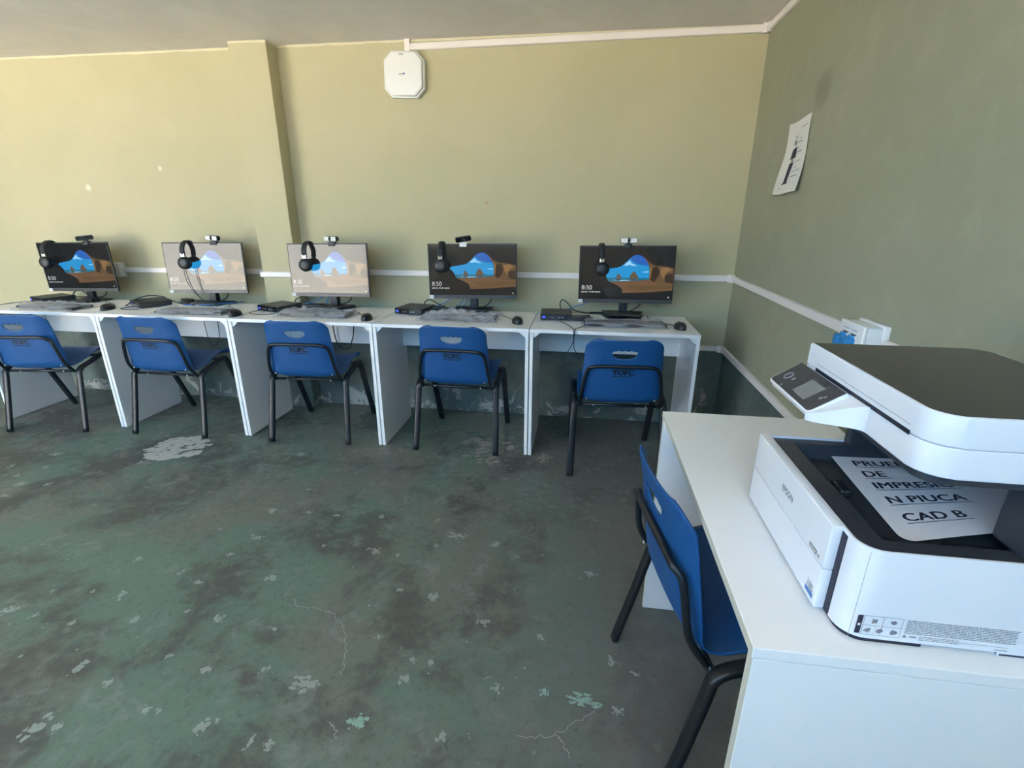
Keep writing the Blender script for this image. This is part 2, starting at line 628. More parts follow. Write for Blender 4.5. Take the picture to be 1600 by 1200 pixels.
for i, (x, y, rx, ry) in enumerate(BLOTS):
    if rx > .12:                                   # large scraped patch: many close flakes
        mt = M['chip_white'] if i == 0 else M['chip_bare']
        for k in range(150 if i == 0 else 45):
            a, q = random.uniform(0, 2 * PI), math.sqrt(random.random())
            rr_ = random.uniform(.014, .034) if i == 0 else random.uniform(.01, .03)
            blob(x + rx * q * math.cos(a), y + ry * q * math.sin(a), rr_ * 1.25, rr_ * .7, mt, .5 + random.uniform(-.3, .3), 9, .0005 + k * 2e-6)
        continue
    mt = M['chip_green'] if i in (38, 47, 64, 66) else (M['chip_bare'] if i in (60, 61, 67) else M['chip_pale'])
    k0 = 5 if rx < .02 else (9 if rx < .04 else 20)
    for k in range(k0):
        q = math.sqrt(random.random()) * (.9 if k else 0)
        a = random.uniform(0, 2 * PI)
        s_ = (.55 if k == 0 else random.uniform(.10, .32)) * (1 if rx < .04 else .8)
        blob(x + rx * q * math.cos(a), y + ry * q * math.sin(a), max(.002, rx * s_), max(.002, ry * s_), mt, random.uniform(-.4, .4), 13, .0005 + k * 1e-5)
random.seed(5)
for k in range(110):                               # fine flecks scattered over the worn paint
    x, y = random.uniform(-4.6, -.7), random.uniform(-2.7, -.7)
    r = random.uniform(.0015, .0045)
    blob(x, y, r * 1.4, r, M['chip_pale'], random.uniform(0, 3), 7)
for pts in ([(-1.883, -1.88), (-1.854, -1.908), (-1.775, -1.917), (-1.708, -1.931), (-1.631, -2.005), (-1.579, -2.099), (-1.572, -2.156)],
            [(-.809, -2.16), (-.906, -2.239), (-1.009, -2.263)], [(-.906, -2.239), (-.884, -2.268), (-.868, -2.3)],
            [(-1.529, -2.298), (-1.502, -2.316), (-1.492, -2.346)]):
    P = smooth_path([(x, y, .0009) for x, y in pts], 9)
    P = [Vector((p.x + random.uniform(-.006, .006), p.y + random.uniform(-.006, .006), p.z)) for p in P]
    for a, b in zip(P, P[1:]):
        d = (b - a).normalized() * .0011
        nrm = Vector((-d.y, d.x, 0))
        mb.poly([a - nrm, b - nrm, b + nrm, a + nrm], M['crack'])
struct(mb.build('floor', recalc=False))

mb = MB().box(XL, .3, 0, .15, 0, 2.6, M['wall_back'])
struct(mb.build('wall_back'))
mb = MB().box(0, .15, YF - .15, 0, 0, 2.6, M['wall_right'])
struct(mb.build('wall_right'))
mb = MB().box(XL - .15, XL, YF - .15, .15, 0, 2.6, M['wall_dark'])
struct(mb.build('wall_left'))
mb = MB()
xs = [XL, DOORWAY[0], DOORWAY[1], ADDED_WINDOW[0], ADDED_WINDOW[1], 0]
mb.box(xs[0], xs[1], YF - .15, YF, 0, 2.6, M['wall_plain'])
mb.box(xs[1], xs[2], YF - .15, YF, DOORWAY[3], 2.6, M['wall_plain'])
mb.box(xs[2], xs[3], YF - .15, YF, 0, 2.6, M['wall_plain'])
mb.box(xs[3], xs[4], YF - .15, YF, 0, ADDED_WINDOW[2], M['wall_plain'])
mb.box(xs[3], xs[4], YF - .15, YF, ADDED_WINDOW[3], 2.6, M['wall_plain'])
mb.box(xs[4], xs[5], YF - .15, YF, 0, 2.6, M['wall_plain'])
struct(mb.build('wall_front'))
mb = MB().box(XL, .15, YF - .15, .15, H, H + .2, M['ceiling'])
struct(mb.build('ceiling'))
mb = MB().poly([(-40, -45, -.02), (30, -45, -.02), (30, YF - .1, -.02), (-40, YF - .1, -.02)], M['ground'])
struct(mb.build('ground', recalc=False))
# sunlit courtyard wall across the yard, unseen, added to bounce warm light indoors
mb = MB().box(-19, 3, -11.2, -11.0, -.02, 2.3, M['bounce_wall'])
struct(mb.build('wall_bounce'))
CD = .107
mb = MB().box(-3.025, -2.782, -CD, .01, 0, H + .002, M['wall_back'], bev=.004)
struct(mb.build('column'))

# cable trunking along the walls
TH = .018
nt_ = 0


def trunk(a, b, h, normal, name):
    """straight run of trunking from a to b (points on the wall), height h, sticking out along normal"""
    A, B, N = Vector(a), Vector(b), Vector(normal)
    d = (B - A)
    L = d.length
    d.normalize()
    upv = d.cross(N).normalized()
    if upv.z < 0 or (abs(upv.z) < .1 and upv.x < 0):
        upv = -upv
    T = Matrix((d, N, upv)).transposed().to_4x4()
    T.translation = A
    m = MB().box(0, L, 0, TH * .6, -h / 2, h / 2, M['trunk'], bev=.001)
    m.box(0, L, TH * .5, TH, -h / 2 + .0015, h / 2 - .0015, M['trunk'], bev=.003)
    o = m.build(name, T=T)
    return struct(o)


trunk((-2.782, 0, .957), (0, 0, .966), .036, (0, -1, 0), 'trim_1')
trunk((0, 0, .966), (0, -4.9, .966), .036, (-1, 0, 0), 'trim_2')
trunk((-4.19, 0, .940), (-3.025, 0, .950), .034, (0, -1, 0), 'trim_3')
trunk((-3.035, -CD, .944), (-2.782, -CD, .946), .036, (0, -1, 0), 'trim_4')
trunk((-2.78, 0, .527), (0, 0, .527), .033, (0, -1, 0), 'trim_5')
trunk((0, 0, .527), (0, -4.9, .527), .036, (-1, 0, 0), 'trim_6')
trunk((-1.982, 0, 2.236), (0, 0, 2.252), .036, (0, -1, 0), 'trim_7')
trunk((0, 0, 2.252), (0, -4.9, 2.252), .036, (-1, 0, 0), 'trim_8')
mb = MB()
for (x, z, s_) in ((-.0, .966, .045), (-.0, .527, .042), (0, 2.252, .044)):   # corner covers
    mb.box(-.042, 0, -.021, 0, z - s_ / 2, z + s_ / 2, M['trunk'], bev=.002)
    mb.box(-.021, 0, -.042, 0, z - s_ / 2, z + s_ / 2, M['trunk'], bev=.002)
struct(mb.build('trim_9'))

# ------------------------------------------------------------------ things on the walls
ap = thing('wireless_access_point', 'white eight-sided wireless access point high on the olive wall', 'access point', (-1.989, -.002, 2.094))
ap.rotation_euler = (0, math.radians(2.0), 0)
w, hh, cc = .122, .120, .046
octo = [(-w + cc, -hh), (w - cc, -hh), (w, -hh + cc), (w, hh - cc), (w - cc, hh), (-w + cc, hh), (-w, hh - cc), (-w, -hh + cc)]
RX = Matrix.Rotation(PI / 2, 4, 'X')           # local xy -> xz, extrusion towards -Y
mb = MB().prism([(x * .93, y * .93) for x, y in octo], .012, .05, M['white_plastic'], T=RX, bev=.010, seg=4)
mb.build('housing', parent=ap, smooth=40)
mb = MB().prism(octo, 0, .030, M['white_plastic'], T=RX, bev=.006, seg=3)
mb.build('back_shell', parent=ap, smooth=40)
mb = MB().box(-.024, .004, -.0515, -.049, .094, .099, M['p_seam'], bev=.0008)
mb.build('vent_slot', parent=ap)
mb = MB()
for k in range(7):
    mb.box(-.024 + k * .0036, -.0215 + k * .0036, -.0508, -.0495, -.003, .0005 + (k % 3) * .0008, M['ink_grey'])
mb.box(-.024, .0, -.0508, -.0495, -.009, -.0082, M['p_seam'])
mb.lathe([(0, .0512), (.0052, .0512), (.0056, .049)], mat('violet_logo_dot', (.25, .10, .35), .4), 16, T=Matrix.Translation((.006, 0, .0)) @ RX)
mb.build('logo', parent=ap)
mb = MB().box(-.016, .016, -.022, -.001, .118, .182, M['trunk'], bev=.002)
o = mb.build('cable_drop_trunking')
o.location = (-1.966, 0, 2.094)
tag(o, 'short white cable trunking dropping from the ceiling run to the access point', 'trunking')

sk = thing('wall_socket', 'white socket box with blue plugs on the right wall behind the printer', 'wall socket', (0, -1.575, .972))
mb = MB().box(-.018, 0, -.075, .075, -.052, .052, M['white_plastic'], bev=.004)
mb.box(-.064, -.012, -.068, .068, -.045, .045, M['white_plastic'], bev=.005, seg=3)
mb.build('back_box', parent=sk, smooth=40)
mb = MB().box(-.072, -.060, -.071, .071, -.048, .048, M['white_plastic'], bev=.004, seg=3)
mb.build('face_plate', parent=sk, smooth=40)
mb = MB()
for yy in (-.020, .028):
    mb.box(-.0726, -.070, yy - .016, yy + .016, .012, .016, M['black_slot'])
    mb.box(-.0726, -.070, yy - .016, yy + .016, .026, .028, M['p_seam'])
mb.build('slots', parent=sk)
for yy in (-.018, .030):
    mb = MB().box(-.098, -.070, yy - .017, yy + .017, -.032, .004, M['blue_plug'], bev=.004)
    mb.box(-.085, -.070, yy - .008, yy + .008, .003, .012, M['blue_plug'], bev=.002)
    mb.build('network_plug', parent=sk, smooth=40)['label'] = 'blue network plug'
sk2 = thing('wall_socket', 'white socket box on the olive wall beside the leftmost monitor', 'wall socket', (-4.215, 0, .942))
mb = MB().box(-.050, .050, -.016, 0, -.05, .05, M['white_plastic'], bev=.003)
mb.box(-.044, .044, -.045, -.01, -.045, .045, M['white_plastic'], bev=.004)
mb.build('back_box', parent=sk2, smooth=40)
mb = MB().box(-.047, .047, -.052, -.042, -.047, .047, M['white_plastic'], bev=.003)
mb.build('face_plate', parent=sk2, smooth=40)
mb = MB().box(-.02, .02, -.0526, -.05, -.004, 0, M['black_slot'])
mb.box(-.02, .02, -.0526, -.05, .014, .018, M['black_slot'])
mb.build('slots', parent=sk2)

# paper notice, taped at the top and lifting off at the bottom
ps = thing('paper_notice', 'white paper notice with a dark lamp-post drawing taped to the right wall', 'poster', (0, -.63, 1.425))


def ppt(u, v):
    yt, yb = .091 - u * .233, .128 - u * .290
    vv = v + .05 * math.sin(v * PI) * .3
    y = yb + (yt - yb) * v - .035 * math.sin(v * PI) * (1 - u) * .6
    z = v * (.295 + .007 * u) - .004 * math.sin(u * 5)
    lift = .003 + .016 * (1 - v) ** 2 + .006 * math.sin(v * 6 + u * 2) * (1 - v)
    return Vector((-lift, y, z))


mb = MB()
mb.grid(lambda u, v: ppt(u, v), 14, 18, M['paper_warm'])
mb.build('sheet', parent=ps)
mb = MB()


def pin(u, v, off=.0012):
    return ppt(u, v) + Vector((-off, 0, 0))


def pquad(pts, m):
    mb.poly([pin(*p) for p in pts], m)


pquad([(.32, .13), (.58, .14), (.55, .155), (.53, .17), (.55, .43), (.38, .43), (.39, .17), (.36, .15)], M['ink'])
pquad([(.40, .44), (.52, .44), (.50, .48), (.43, .48)], M['ink_grey'])
pquad([(.35, .48), (.58, .49), (.58, .64), (.39, .62)], M['ink'])
pquad([(.42, .66), (.52, .67), (.54, .74), (.49, .72), (.43, .75), (.40, .71)], M['ink_grey'])
pquad([(.42, .76), (.52, .77), (.47, .81)], M['ink_grey'])
mb.build('drawing', parent=ps)
mb = MB()
for (u, v, l, t) in ((.66, .87, .24, .012), (.62, .735, .10, .009), (.58, .68, .20, .016), (.62, .60, .10, .009), (.60, .545, .20, .018),
                     (.62, .42, .20, .011), (.68, .335, .05, .009), (.60, .29, .28, .011), (.60, .215, .26, .016), (.25, .08, .10, .009)):
    k = 0
    while k < l:
        pquad([(u + k, v), (u + k + .028, v), (u + k + .028, v + t), (u + k, v + t)], M['ink_grey'])
        k += .034
mb.build('captions', parent=ps)

# ------------------------------------------------------------------ desks
DP, DX5, DYF, DYB = .8845, -.288, -.627, -.141
TT = .019


def make_desk(name, label, loc, rz, Wd=.880, Dd=.486, cream=False):
    """origin: floor below the middle of the front edge; +y towards the wall"""
    t = thing(name, label, 'desk', loc, rz, None)
    e = M['edge_cream'] if cream else M['melamine']
    mb = MB().box(-Wd / 2, Wd / 2, 0, Dd, .75 - TT, .75, M['melamine'], bev=.0012)
    if cream:
        mb.box(-Wd / 2 + .001, Wd / 2 - .001, -.0006, .001, .75 - TT + .001, .749, e)
    mb.build('desktop', parent=t)
    for s_ in (-1, 1):
        x0 = s_ * (Wd / 2 - .0098)
        mb = MB().box(x0 - .009, x0 + .009, .0025, Dd - .015, .002, .75 - TT - .0018, M['melamine'], bev=.0008)
        if cream:
            mb.box(x0 - .0085, x0 + .0085, .0013, .003, .002, .75 - TT - .001, e)
        mb.build('side_panel', parent=t)
    mb = MB().box(-Wd / 2 + .0185, Wd / 2 - .0185, Dd - .075, Dd - .057, .522, .75 - TT - .0008, M['melamine'], bev=.0008)
    mb.build('modesty_panel', parent=t)
    for s_ in (-1, 1):
        x0 = s_ * (Wd / 2 - .0185)
        mb = MB()
        T = Matrix.Translation((x0, .010, 0)) @ Matrix.Rotation(PI / 2, 4, 'X')
        mb.prism([(0, .7305), (-s_ * .034, .7305), (-s_ * .030, .722), (-s_ * .012, .706), (0, .698)][::s_ if s_ < 0 else 1], -.028, 0, M['white_plastic'], T=T)
        mb.build('corner_bracket', parent=t)
    return t


desk_lab = ['white desk at the far left, under the monitor with the black screen',
            'white desk second from the left, under the palest washed-out monitor',
            'white desk in the middle of the row, in front of the wall column',
            'white desk second from the right in the row of five',
            'white desk at the right end of the row, nearest the corner']
d0 = None
for k in range(5):
    loc = (DX5 - DP * (4 - k) - .4415, DYF, 0)
    if d0 is None:
        d0 = make_desk('computer_desk', desk_lab[k], loc, 0)
        d0['group'] = 'computer desks along the back wall'
    else:
        dup(d0, loc, 0, desk_lab[k])
# printer desk turned to face the room
pdesk = make_desk('printer_desk', 'large white desk in the right foreground carrying the printer', (-.630, -2.171, 0), -PI / 2, Wd=.903, cream=True)


# ------------------------------------------------------------------ chairs
def interp(tab, t):
    for (a, va), (b, vb) in zip(tab, tab[1:]):
        if t <= b:
            q = (t - a) / (b - a)
            return [x + (y - x) * q for x, y in zip(va, vb)]
    return list(tab[-1][1])


# side profile of the shell (y, z) from seat front lip to back top
prof_pts = smooth_path([(0, .180, .428), (0, .167, .452), (0, .110, .466), (0, .03, .450), (0, -.06, .422), (0, -.130, .406), (0, -.180, .411),
                        (0, -.207, .440), (0, -.219, .495), (0, -.231, .575), (0, -.245, .665), (0, -.263, .757)], 12)
acc = [0]
for a, b in zip(prof_pts, prof_pts[1:]):
    acc.append(acc[-1] + (b - a).length)
LEN = acc[-1]


def prof(s):
    s = max(0, min(LEN, s))
    for i in range(len(acc) - 1):
        if s <= acc[i + 1]:
            q = (s - acc[i]) / (acc[i + 1] - acc[i])
            p = prof_pts[i].lerp(prof_pts[i + 1], q)
            d = (prof_pts[i + 1] - prof_pts[i]).normalized()
            return p, d
    return prof_pts[-1], (prof_pts[-1] - prof_pts[-2]).normalized()


S_BACK = next(acc[i] for i, p in enumerate(prof_pts) if p.z > .440 and p.y < -.18)


def half_width(s):
    f = s / LEN
    w = interp([(0, [.200]), (.10, [.210]), (.35, [.214]), (.50, [.208]), (.60, [.202]), (.75, [.196]), (1.0, [.186])], f)[0]
    r1, r0 = .060, .045
    d = LEN - s
    if d < r1:
        w -= r1 - math.sqrt(max(0, r1 * r1 - (r1 - d) ** 2))
    if s < r0:
        w -= r0 - math.sqrt(max(0, r0 * r0 - (r0 - s) ** 2))
    return w


def shell_pt(u, s):
    """u in -1..1 across, s arc length"""
    p, d = prof(s)
    n = Vector((0, -d.z, d.y))              # towards sitter (up on the seat, forward on the back)
    if n.z < 0 and d.z < .5:
        n = -n
    n = Vector((0, d.z, -d.y)) if d.z > .5 else n
    n = Vector((0, d.z, -d.y))
    if n.z < 0:
        n = -n if d.z < .5 else n
    fb = max(0, min(1, (s - S_BACK + .08) / .12))
    w = half_width(s)
    lift = (.010 * u * u + .024 * abs(u) ** 5) * (.55 + .45 * fb)
    top = max(0, min(1, (LEN - s) / .05))
    nn = Vector((0, abs(d.z), -d.y)) if d.z >= 0 else Vector((0, d.z, -d.y))
    # forward/up normal: rotate the tangent clockwise in the yz plane
    nn = Vector((0, d.z, -d.y))
    if s < S_BACK - .10 and nn.z < 0:
        nn = -nn
    return Vector((u * w, p.y, p.z)) + nn * lift * (.4 + .6 * top)


def hole_outline(n=60):
    """hand hole in (x, s) space: scalloped upper edge, rounded lower edge"""
    sc, hw = LEN - .066, .061
    pts = []
    for k in range(n):
        q = k / (n - 1)
        x = -hw + 2 * hw * q
        env = min(1, (1 - abs(x / hw) ** 6)) ** .5
        pts.append((x, sc + .009 * env - .0045 * abs(math.sin((q * 4) * PI)) * env + .004 * env))
    for k in range(1, n - 1):
        q = k / (n - 1)
        x = hw - 2 * hw * q
        env = math.sqrt(max(0, 1 - (x / hw) ** 2))
        pts.append((x, sc - .034 * env ** .85))
    return pts


def inside(pt, poly):
    x, y = pt
    c = False
    j = len(poly) - 1
    for i in range(len(poly)):
        xi, yi = poly[i]
        xj, yj = poly[j]
        if (yi > y) != (yj > y) and x < (xj - xi) * (y - yi) / (yj - yi) + xi:
            c = not c
        j = i
    return c


def make_shell(parent):
    NU, NV = 72, 150
    HO = hole_outline()
    bm = bmesh.new()
    V = {}
    par = {}
    for i in range(NU + 1):
        for j in range(NV + 1):
            u = -1 + 2 * i / NU
            s = LEN * j / NV
            # put grid lines closer together near the ends
            v = bm.verts.new(shell_pt(u, s))
            V[i, j] = v
            par[v] = (u * half_width(s), s)
    kill = []
    for i in range(NU):
        for j in range(NV):
            q = (V[i, j], V[i + 1, j], V[i + 1, j + 1], V[i, j + 1])
            f = bm.faces.new(q)
            f.smooth = True
            cx = sum(par[v][0] for v in q) / 4
            cs = sum(par[v][1] for v in q) / 4
            if inside((cx, cs), HO):
                kill.append(f)
    edge_v = {v for f in kill for v in f.verts}
    bmesh.ops.delete(bm, geom=kill, context='FACES_ONLY')
    loose = [v for v in edge_v if v.is_valid and not v.link_faces]
    edge_v = [v for v in edge_v if v.is_valid and v.link_faces]
    HD = []
    for a, b in zip(HO, HO[1:] + HO[:1]):
        for k in range(6):
            HD.append((a[0] + (b[0] - a[0]) * k / 6, a[1] + (b[1] - a[1]) * k / 6))
    for v in edge_v:                               # snap the ragged rim to the outline
        x, s = par[v]
        q = min(HD, key=lambda p: (p[0] - x) ** 2 + (p[1] - s) ** 2)
        v.co = shell_pt(q[0] / half_width(q[1]), q[1])
    bmesh.ops.delete(bm, geom=loose, context='VERTS')
    bmesh.ops.recalc_face_normals(bm, faces=bm.faces)
    me = bpy.data.meshes.new('seat_shell')
    bm.to_mesh(me)
    bm.free()
    me.materials.append(M['shell'])
    o = bpy.data.objects.new('seat_shell', me)
    COL.objects.link(o)
    o.parent = parent
    md = o.modifiers.new('thickness', 'SOLIDIFY')
    md.thickness = .005
    md.offset = 0
    return o


def make_chair(label):
    t = thing('chair', label, 'chair', (0, 0, 0), 0, 'blue plastic school chairs')
    make_shell(t)
    fl = (.018, .0115)
    for s_ in (-1, 1):
        # rear leg leans back to the floor; its top bends into the rail under the seat
        P = smooth_path([(s_ * .241, -.245, .004), (s_ * .236, -.205, .17), (s_ * .231, -.168, .335), (s_ * .230, -.158, .378), (s_ * .230, -.130, .400), (s_ * .230, -.08, .411)], 7)
        MB().tube(P, .01, M['black_metal'], 16, flat=fl, ref=(1, 0, 0)).build('leg', parent=t)
        P = smooth_path([(s_ * .230, -.08, .411), (s_ * .231, -.02, .425), (s_ * .231, .030, .439), (s_ * .231, .064, .438), (s_ * .231, .086, .409), (s_ * .230, .125, .31), (s_ * .229, .195, .14), (s_ * .228, .250, .004)], 7)
        MB().tube(P, .01, M['black_metal'], 16, flat=fl, ref=(1, 0, 0)).build('leg', parent=t)
    for yy, zz, hw in ((-.157, .384, .231), (.05, .430, .231)):
        MB().tube([(-hw, yy, zz), (hw, yy, zz)], .0085, M['black_metal'], 12).build('crossbar', parent=t)
    # inverted U that stiffens the back
    pts = []
    for (x, z) in [(-.203, .380), (-.200, .46), (-.186, .56), (-.173, .598), (-.152, .616), (-.11, .621), (0, .622), (.11, .621), (.152, .616), (.173, .598), (.186, .56), (.200, .46), (.203, .380)]:
        yb = interp([(.36, [-.160]), (.40, [-.190]), (.43, [-.216]), (.46, [-.226]), (.50, [-.2335]), (.59, [-.2465]), (.70, [-.266])], z)[0]
        pts.append((x, yb + (.012 if abs(x) > .16 else 0) + .004 * (x / .2) ** 2, z))
    P = smooth_path(pts, 6)
    MB().tube(P, .0095, M['black_metal'], 14).build('back_frame', parent=t)
    bolt = None
    for (x, y, z) in ((-.172, -.204, .432), (.172, -.204, .432), (-.13, -.1652, .383), (.14, -.1652, .383)):
        if bolt is None:
            bolt = MB().lathe([(0, .003), (.0045, .0025), (.005, 0)], M['steel'], 10, T=RX).build('bolt', parent=t)
            o = bolt
        else:
            o = bolt.copy()
            COL.objects.link(o)
        o.location = (x, y, z)
    # lettering follows the back of the shell
    zt = .570
    st = next(acc[i] for i, p in enumerate(prof_pts) if p.z > zt and p.y < -.14)
    sgn = 1

    def on_back(v):
        x, zl = v[0], v[1]
        s = st + zl
        q = shell_pt(x / half_width(s), s)
        return q + Vector((0, -.0036, -.0005))
    mb = MB()
    V, F = text_mesh('YOFC', .042, .02, 'CENTER', 1.0)
    sx = .108 / (max(v[0] for v in V) - min(v[0] for v in V))
    V = [(v[0] * sx, v[1], 0) for v in V]
    for dx in (-.0018, -.0006, .0006, .0018):
        mb.raw([(v[0] + dx, v[1], 0) for v in V], F, M['black_print'], fn=on_back)
    x = -.053
    random.seed(3)
    while x < .050:
        l = random.uniform(.003, .008)
        mb.raw([(x, -.0115, 0), (x + l, -.0115, 0), (x + l, -.0065, 0), (x, -.0065, 0)], [(0, 1, 2, 3)], M['black_print'], fn=on_back)
        x += l + .0012
    mb.build('lettering', parent=t, recalc=False)
    return t


chair_lab = ['blue plastic chair at the far left, cut by the photo edge',
             'blue plastic chair second from the left, before the palest monitor',
             'blue plastic chair in the middle of the row, before the column',
             'blue plastic chair fourth from the left in the row, pulled in square',
             'blue plastic chair at the right end of the row, pulled out farthest',
             'blue plastic chair in the foreground tucked under the printer desk']
chair_pose = [(-4.272, -.525, .15), (-3.425, -.460, .011), (-2.518, -.422, .062), (-1.590, -.414, -.017), (-.692, -.574, .05), (-.455, -2.092, -1.405)]
c0 = make_chair(chair_lab[0])
for k, (x, y, a) in enumerate(chair_pose):
    if k == 0:
        c0.location = (x, y, 0)
        c0.rotation_euler = (0, 0, a)
    else:
        dup(c0, (x, y, 0), a, chair_lab[k])

# ------------------------------------------------------------------ monitors
MON = [(-4.298, -.234, .978, .012, .004, .019), (-3.364, -.207, .987, .079, .060, .010), (-2.483, -.242, .993, -.055, .060, .018),
       (-1.565, -.226, 1.001, .053, .045, .011), (-.657, -.239, 1.002, .012, .033, .011)]
MW, MH = .54, .325


def mon_matrix(k):
    x, y, z, a, ti, ro = MON[k]
    return Matrix.Translation((x, y, z)) @ Matrix.Rotation(a, 4, 'Z') @ Matrix.Rotation(-ti, 4, 'X') @ Matrix.Rotation(-ro, 4, 'Y')


def make_monitor(label):
    """origin: centre of the front face, facing -Y; panel parts tilt with it, the stand is separate geometry below"""
    t = thing('monitor', label, 'monitor', (0, 0, 0), 0, 'black desktop monitors')
    w, h = MW / 2, MH / 2
    mb = MB()
    mb.box(-w, w, .0005, .013, -h, h, M['black_plastic'], bev=.0015)
    mb.prism(rrect(-w * .72, w * .72, -h * .82, h * .62, .02), .012, .038, M['black_plastic'], T=Matrix.Scale(-1, 4, (0, 1, 0)) @ RX, bev=.006)
    mb.build('housing', parent=t)
    mb = MB().box(-w + .0005, w - .0005, -.0012, .002, -h + .0002, -h + .0215, M['chin'], bev=.0006)
    mb.build('chin', parent=t)
    # picture on the panel
    x0, x1, z0, z1 = -w + .006, w - .006, -h + .0225, h - .007
    mb = MB()

    def lay(pts, m, lvl):
        mb.poly([(x0 + (x1 - x0) * u, -.0006 - lvl * .00012, z1 - (z1 - z0) * v) for u, v in pts], SC[m])
    lay([(0, 1), (1, 1), (1, 0), (0, 0)], 'dark', 0)
    cave = [(.232, .462), (.265, .425), (.330, .408), (.400, .388), (.440, .366), (.478, .312), (.512, .25), (.552, .182), (.585, .152), (.618, .146), (.655, .168), (.690, .222), (.718, .290), (.737, .362), (.746, .46), (.744, .60)]
    rock = [(.650, .165), (.70, .22), (.745, .30), (.80, .345), (.90, .36), (1, .40), (1, .72), (.86, .715), (.74, .70), (.70, .66)]
    lay(rock[::-1], 'rock', 1)
    for pts, mm in (([(.77, .40), (.82, .36), (.86, .45), (.84, .56), (.80, .66), (.76, .62)], 'rock3'), ([(.85, .40), (.93, .38), (.985, .43), (.93, .47), (.90, .60), (.87, .52)], 'rock2'),
                    ([(.90, .52), (.99, .50), (1, .68), (.92, .66)], 'rock3'), ([(.752, .34), (.775, .42), (.765, .56), (.75, .60)], 'rock2')):
        lay(pts[::-1], mm, 2)
    lay([(.31, .655), (.40, .64), (.62, .635), (.74, .625), (.86, .69), (1, .70), (1, .83), (.72, .865), (.47, .885), (.46, .79), (.40, .72)][::-1], 'sand', 2)
    lay([(.52, .74), (1, .715), (1, .78), (.60, .83)][::-1], 'rock', 2.5)
    lay([(.46, .88), (.72, .86), (1, .82), (1, 1), (.46, 1)][::-1], 'dark', 3)
    lay((cave + [(.60, .600), (.30, .60), (.287, .555), (.263, .505)])[::-1], 'sky2', 3)
    lay([(.530, .222), (.552, .182), (.585, .152), (.618, .146), (.655, .168), (.690, .222), (.718, .290), (.735, .352), (.66, .345), (.58, .30)][::-1], 'sky1', 4)
    lay([(.47, .345), (.495, .30), (.525, .262), (.545, .27), (.54, .30), (.575, .325), (.61, .36), (.56, .352), (.53, .335), (.50, .352)][::-1], 'cloud', 5)
    lay([(.66, .47), (.73, .455), (.742, .475), (.70, .48)][::-1], 'cloud', 5)
    lay([(.287, .585), (.744, .585), (.744, .612), (.60, .64), (.40, .655), (.315, .655)][::-1], 'sea', 4)
    lay([(.34, .63), (.46, .625), (.58, .632), (.46, .642)][::-1], 'cloud', 5)
    for pts in ([(.385, .60), (.40, .56), (.402, .52), (.415, .495), (.425, .525), (.445, .555), (.456, .60)], [(.528, .60), (.545, .545), (.552, .505), (.578, .462), (.598, .475), (.612, .53), (.638, .585), (.640, .60)]):
        lay(pts[::-1], 'stack', 6)
    lay([(.39, .612), (.45, .612), (.44, .635), (.40, .635)][::-1], 'sand2', 6)
    lay([(.535, .612), (.62, .612), (.60, .632), (.55, .632)][::-1], 'sand2', 6)

    def on(v, u, vv, sc=1):
        return Vector((x0 + (x1 - x0) * u + v[0], -.0016, z1 - (z1 - z0) * vv + v[1]))
    V, F = text_mesh('8:50', .036, -.014)
    sx = .060 / max(v[0] for v in V)
    mb.raw([(v[0] * sx, v[1], 0) for v in V], [f[::1] for f in F], SC['text'], fn=lambda v: on(v, .022, .815))
    V, F = text_mesh('jueves, 12 de marzo', .0135)
    mb.raw(V, F, SC['text'], fn=lambda v: on(v, .022, .872))
    mb.raw([(.001 * math.cos(a) * 3.4, .001 * math.sin(a) * 3.4, 0) for a in [k * PI / 5 for k in range(10)]], [tuple(range(10))], SC['text'], fn=lambda v: on(v, .965, .955))
    mb.build('screen', parent=t, recalc=False)
    mb = MB().box(-w + .001, -w + .026, -.0018, -.001, -h + .001, -h + .020, M['sticker'])
    mb.box(-w + .005, -w + .022, -.0021, -.0017, -h + .010, -h + .0125, M['ink_grey'])
    mb.build('sticker', parent=t)['label'] = 'white energy sticker'
    return t


mon_lab = ['black monitor at the far left with the darkest screen',
           'black monitor second from the left, its screen washed out pale by glare',
           'black monitor in the middle, in front of the wall column',
           'black monitor second from the right with a black webcam tilted on top',
           'black monitor at the right end of the row, nearest the room corner']
m0 = None
for k in range(5):
    if m0 is None:
        m0 = make_monitor(mon_lab[k])
        r = m0
    else:
        r = dup(m0, (0, 0, 0), 0, mon_lab[k])
    x, y, z, a, ti, ro = MON[k]
    # neck and foot stand upright on the desk whatever the tilt of the panel
    Mw = mon_matrix(k)
    r.matrix_world = Mw
    inv = Mw.inverted()
    B = Matrix.Translation((x, y, 0)) @ Matrix.Rotation(a, 4, 'Z')
    mb = MB().box(-.024, .024, .034, .066, .757, z + .03, M['black_plastic'], bev=.004)
    mb.box(-.05, .05, .028, .050, z - .06, z + .06, M['black_plastic'], bev=.004)
    mb.build('stand_neck', parent=r, T=inv @ B)
    mb = MB().prism([(-.088, -.075), (.088, -.075), (.122, .075), (.118, .088), (-.118, .088), (-.122, .075)], .7505, .7585, M['dark_plastic'], bev=.002, T=None)
    mb.build('stand_base', parent=r, T=inv @ B)


def mon_pt(k, lx, lz, ly=0):
    return mon_matrix(k) @ Vector((lx, ly, lz))


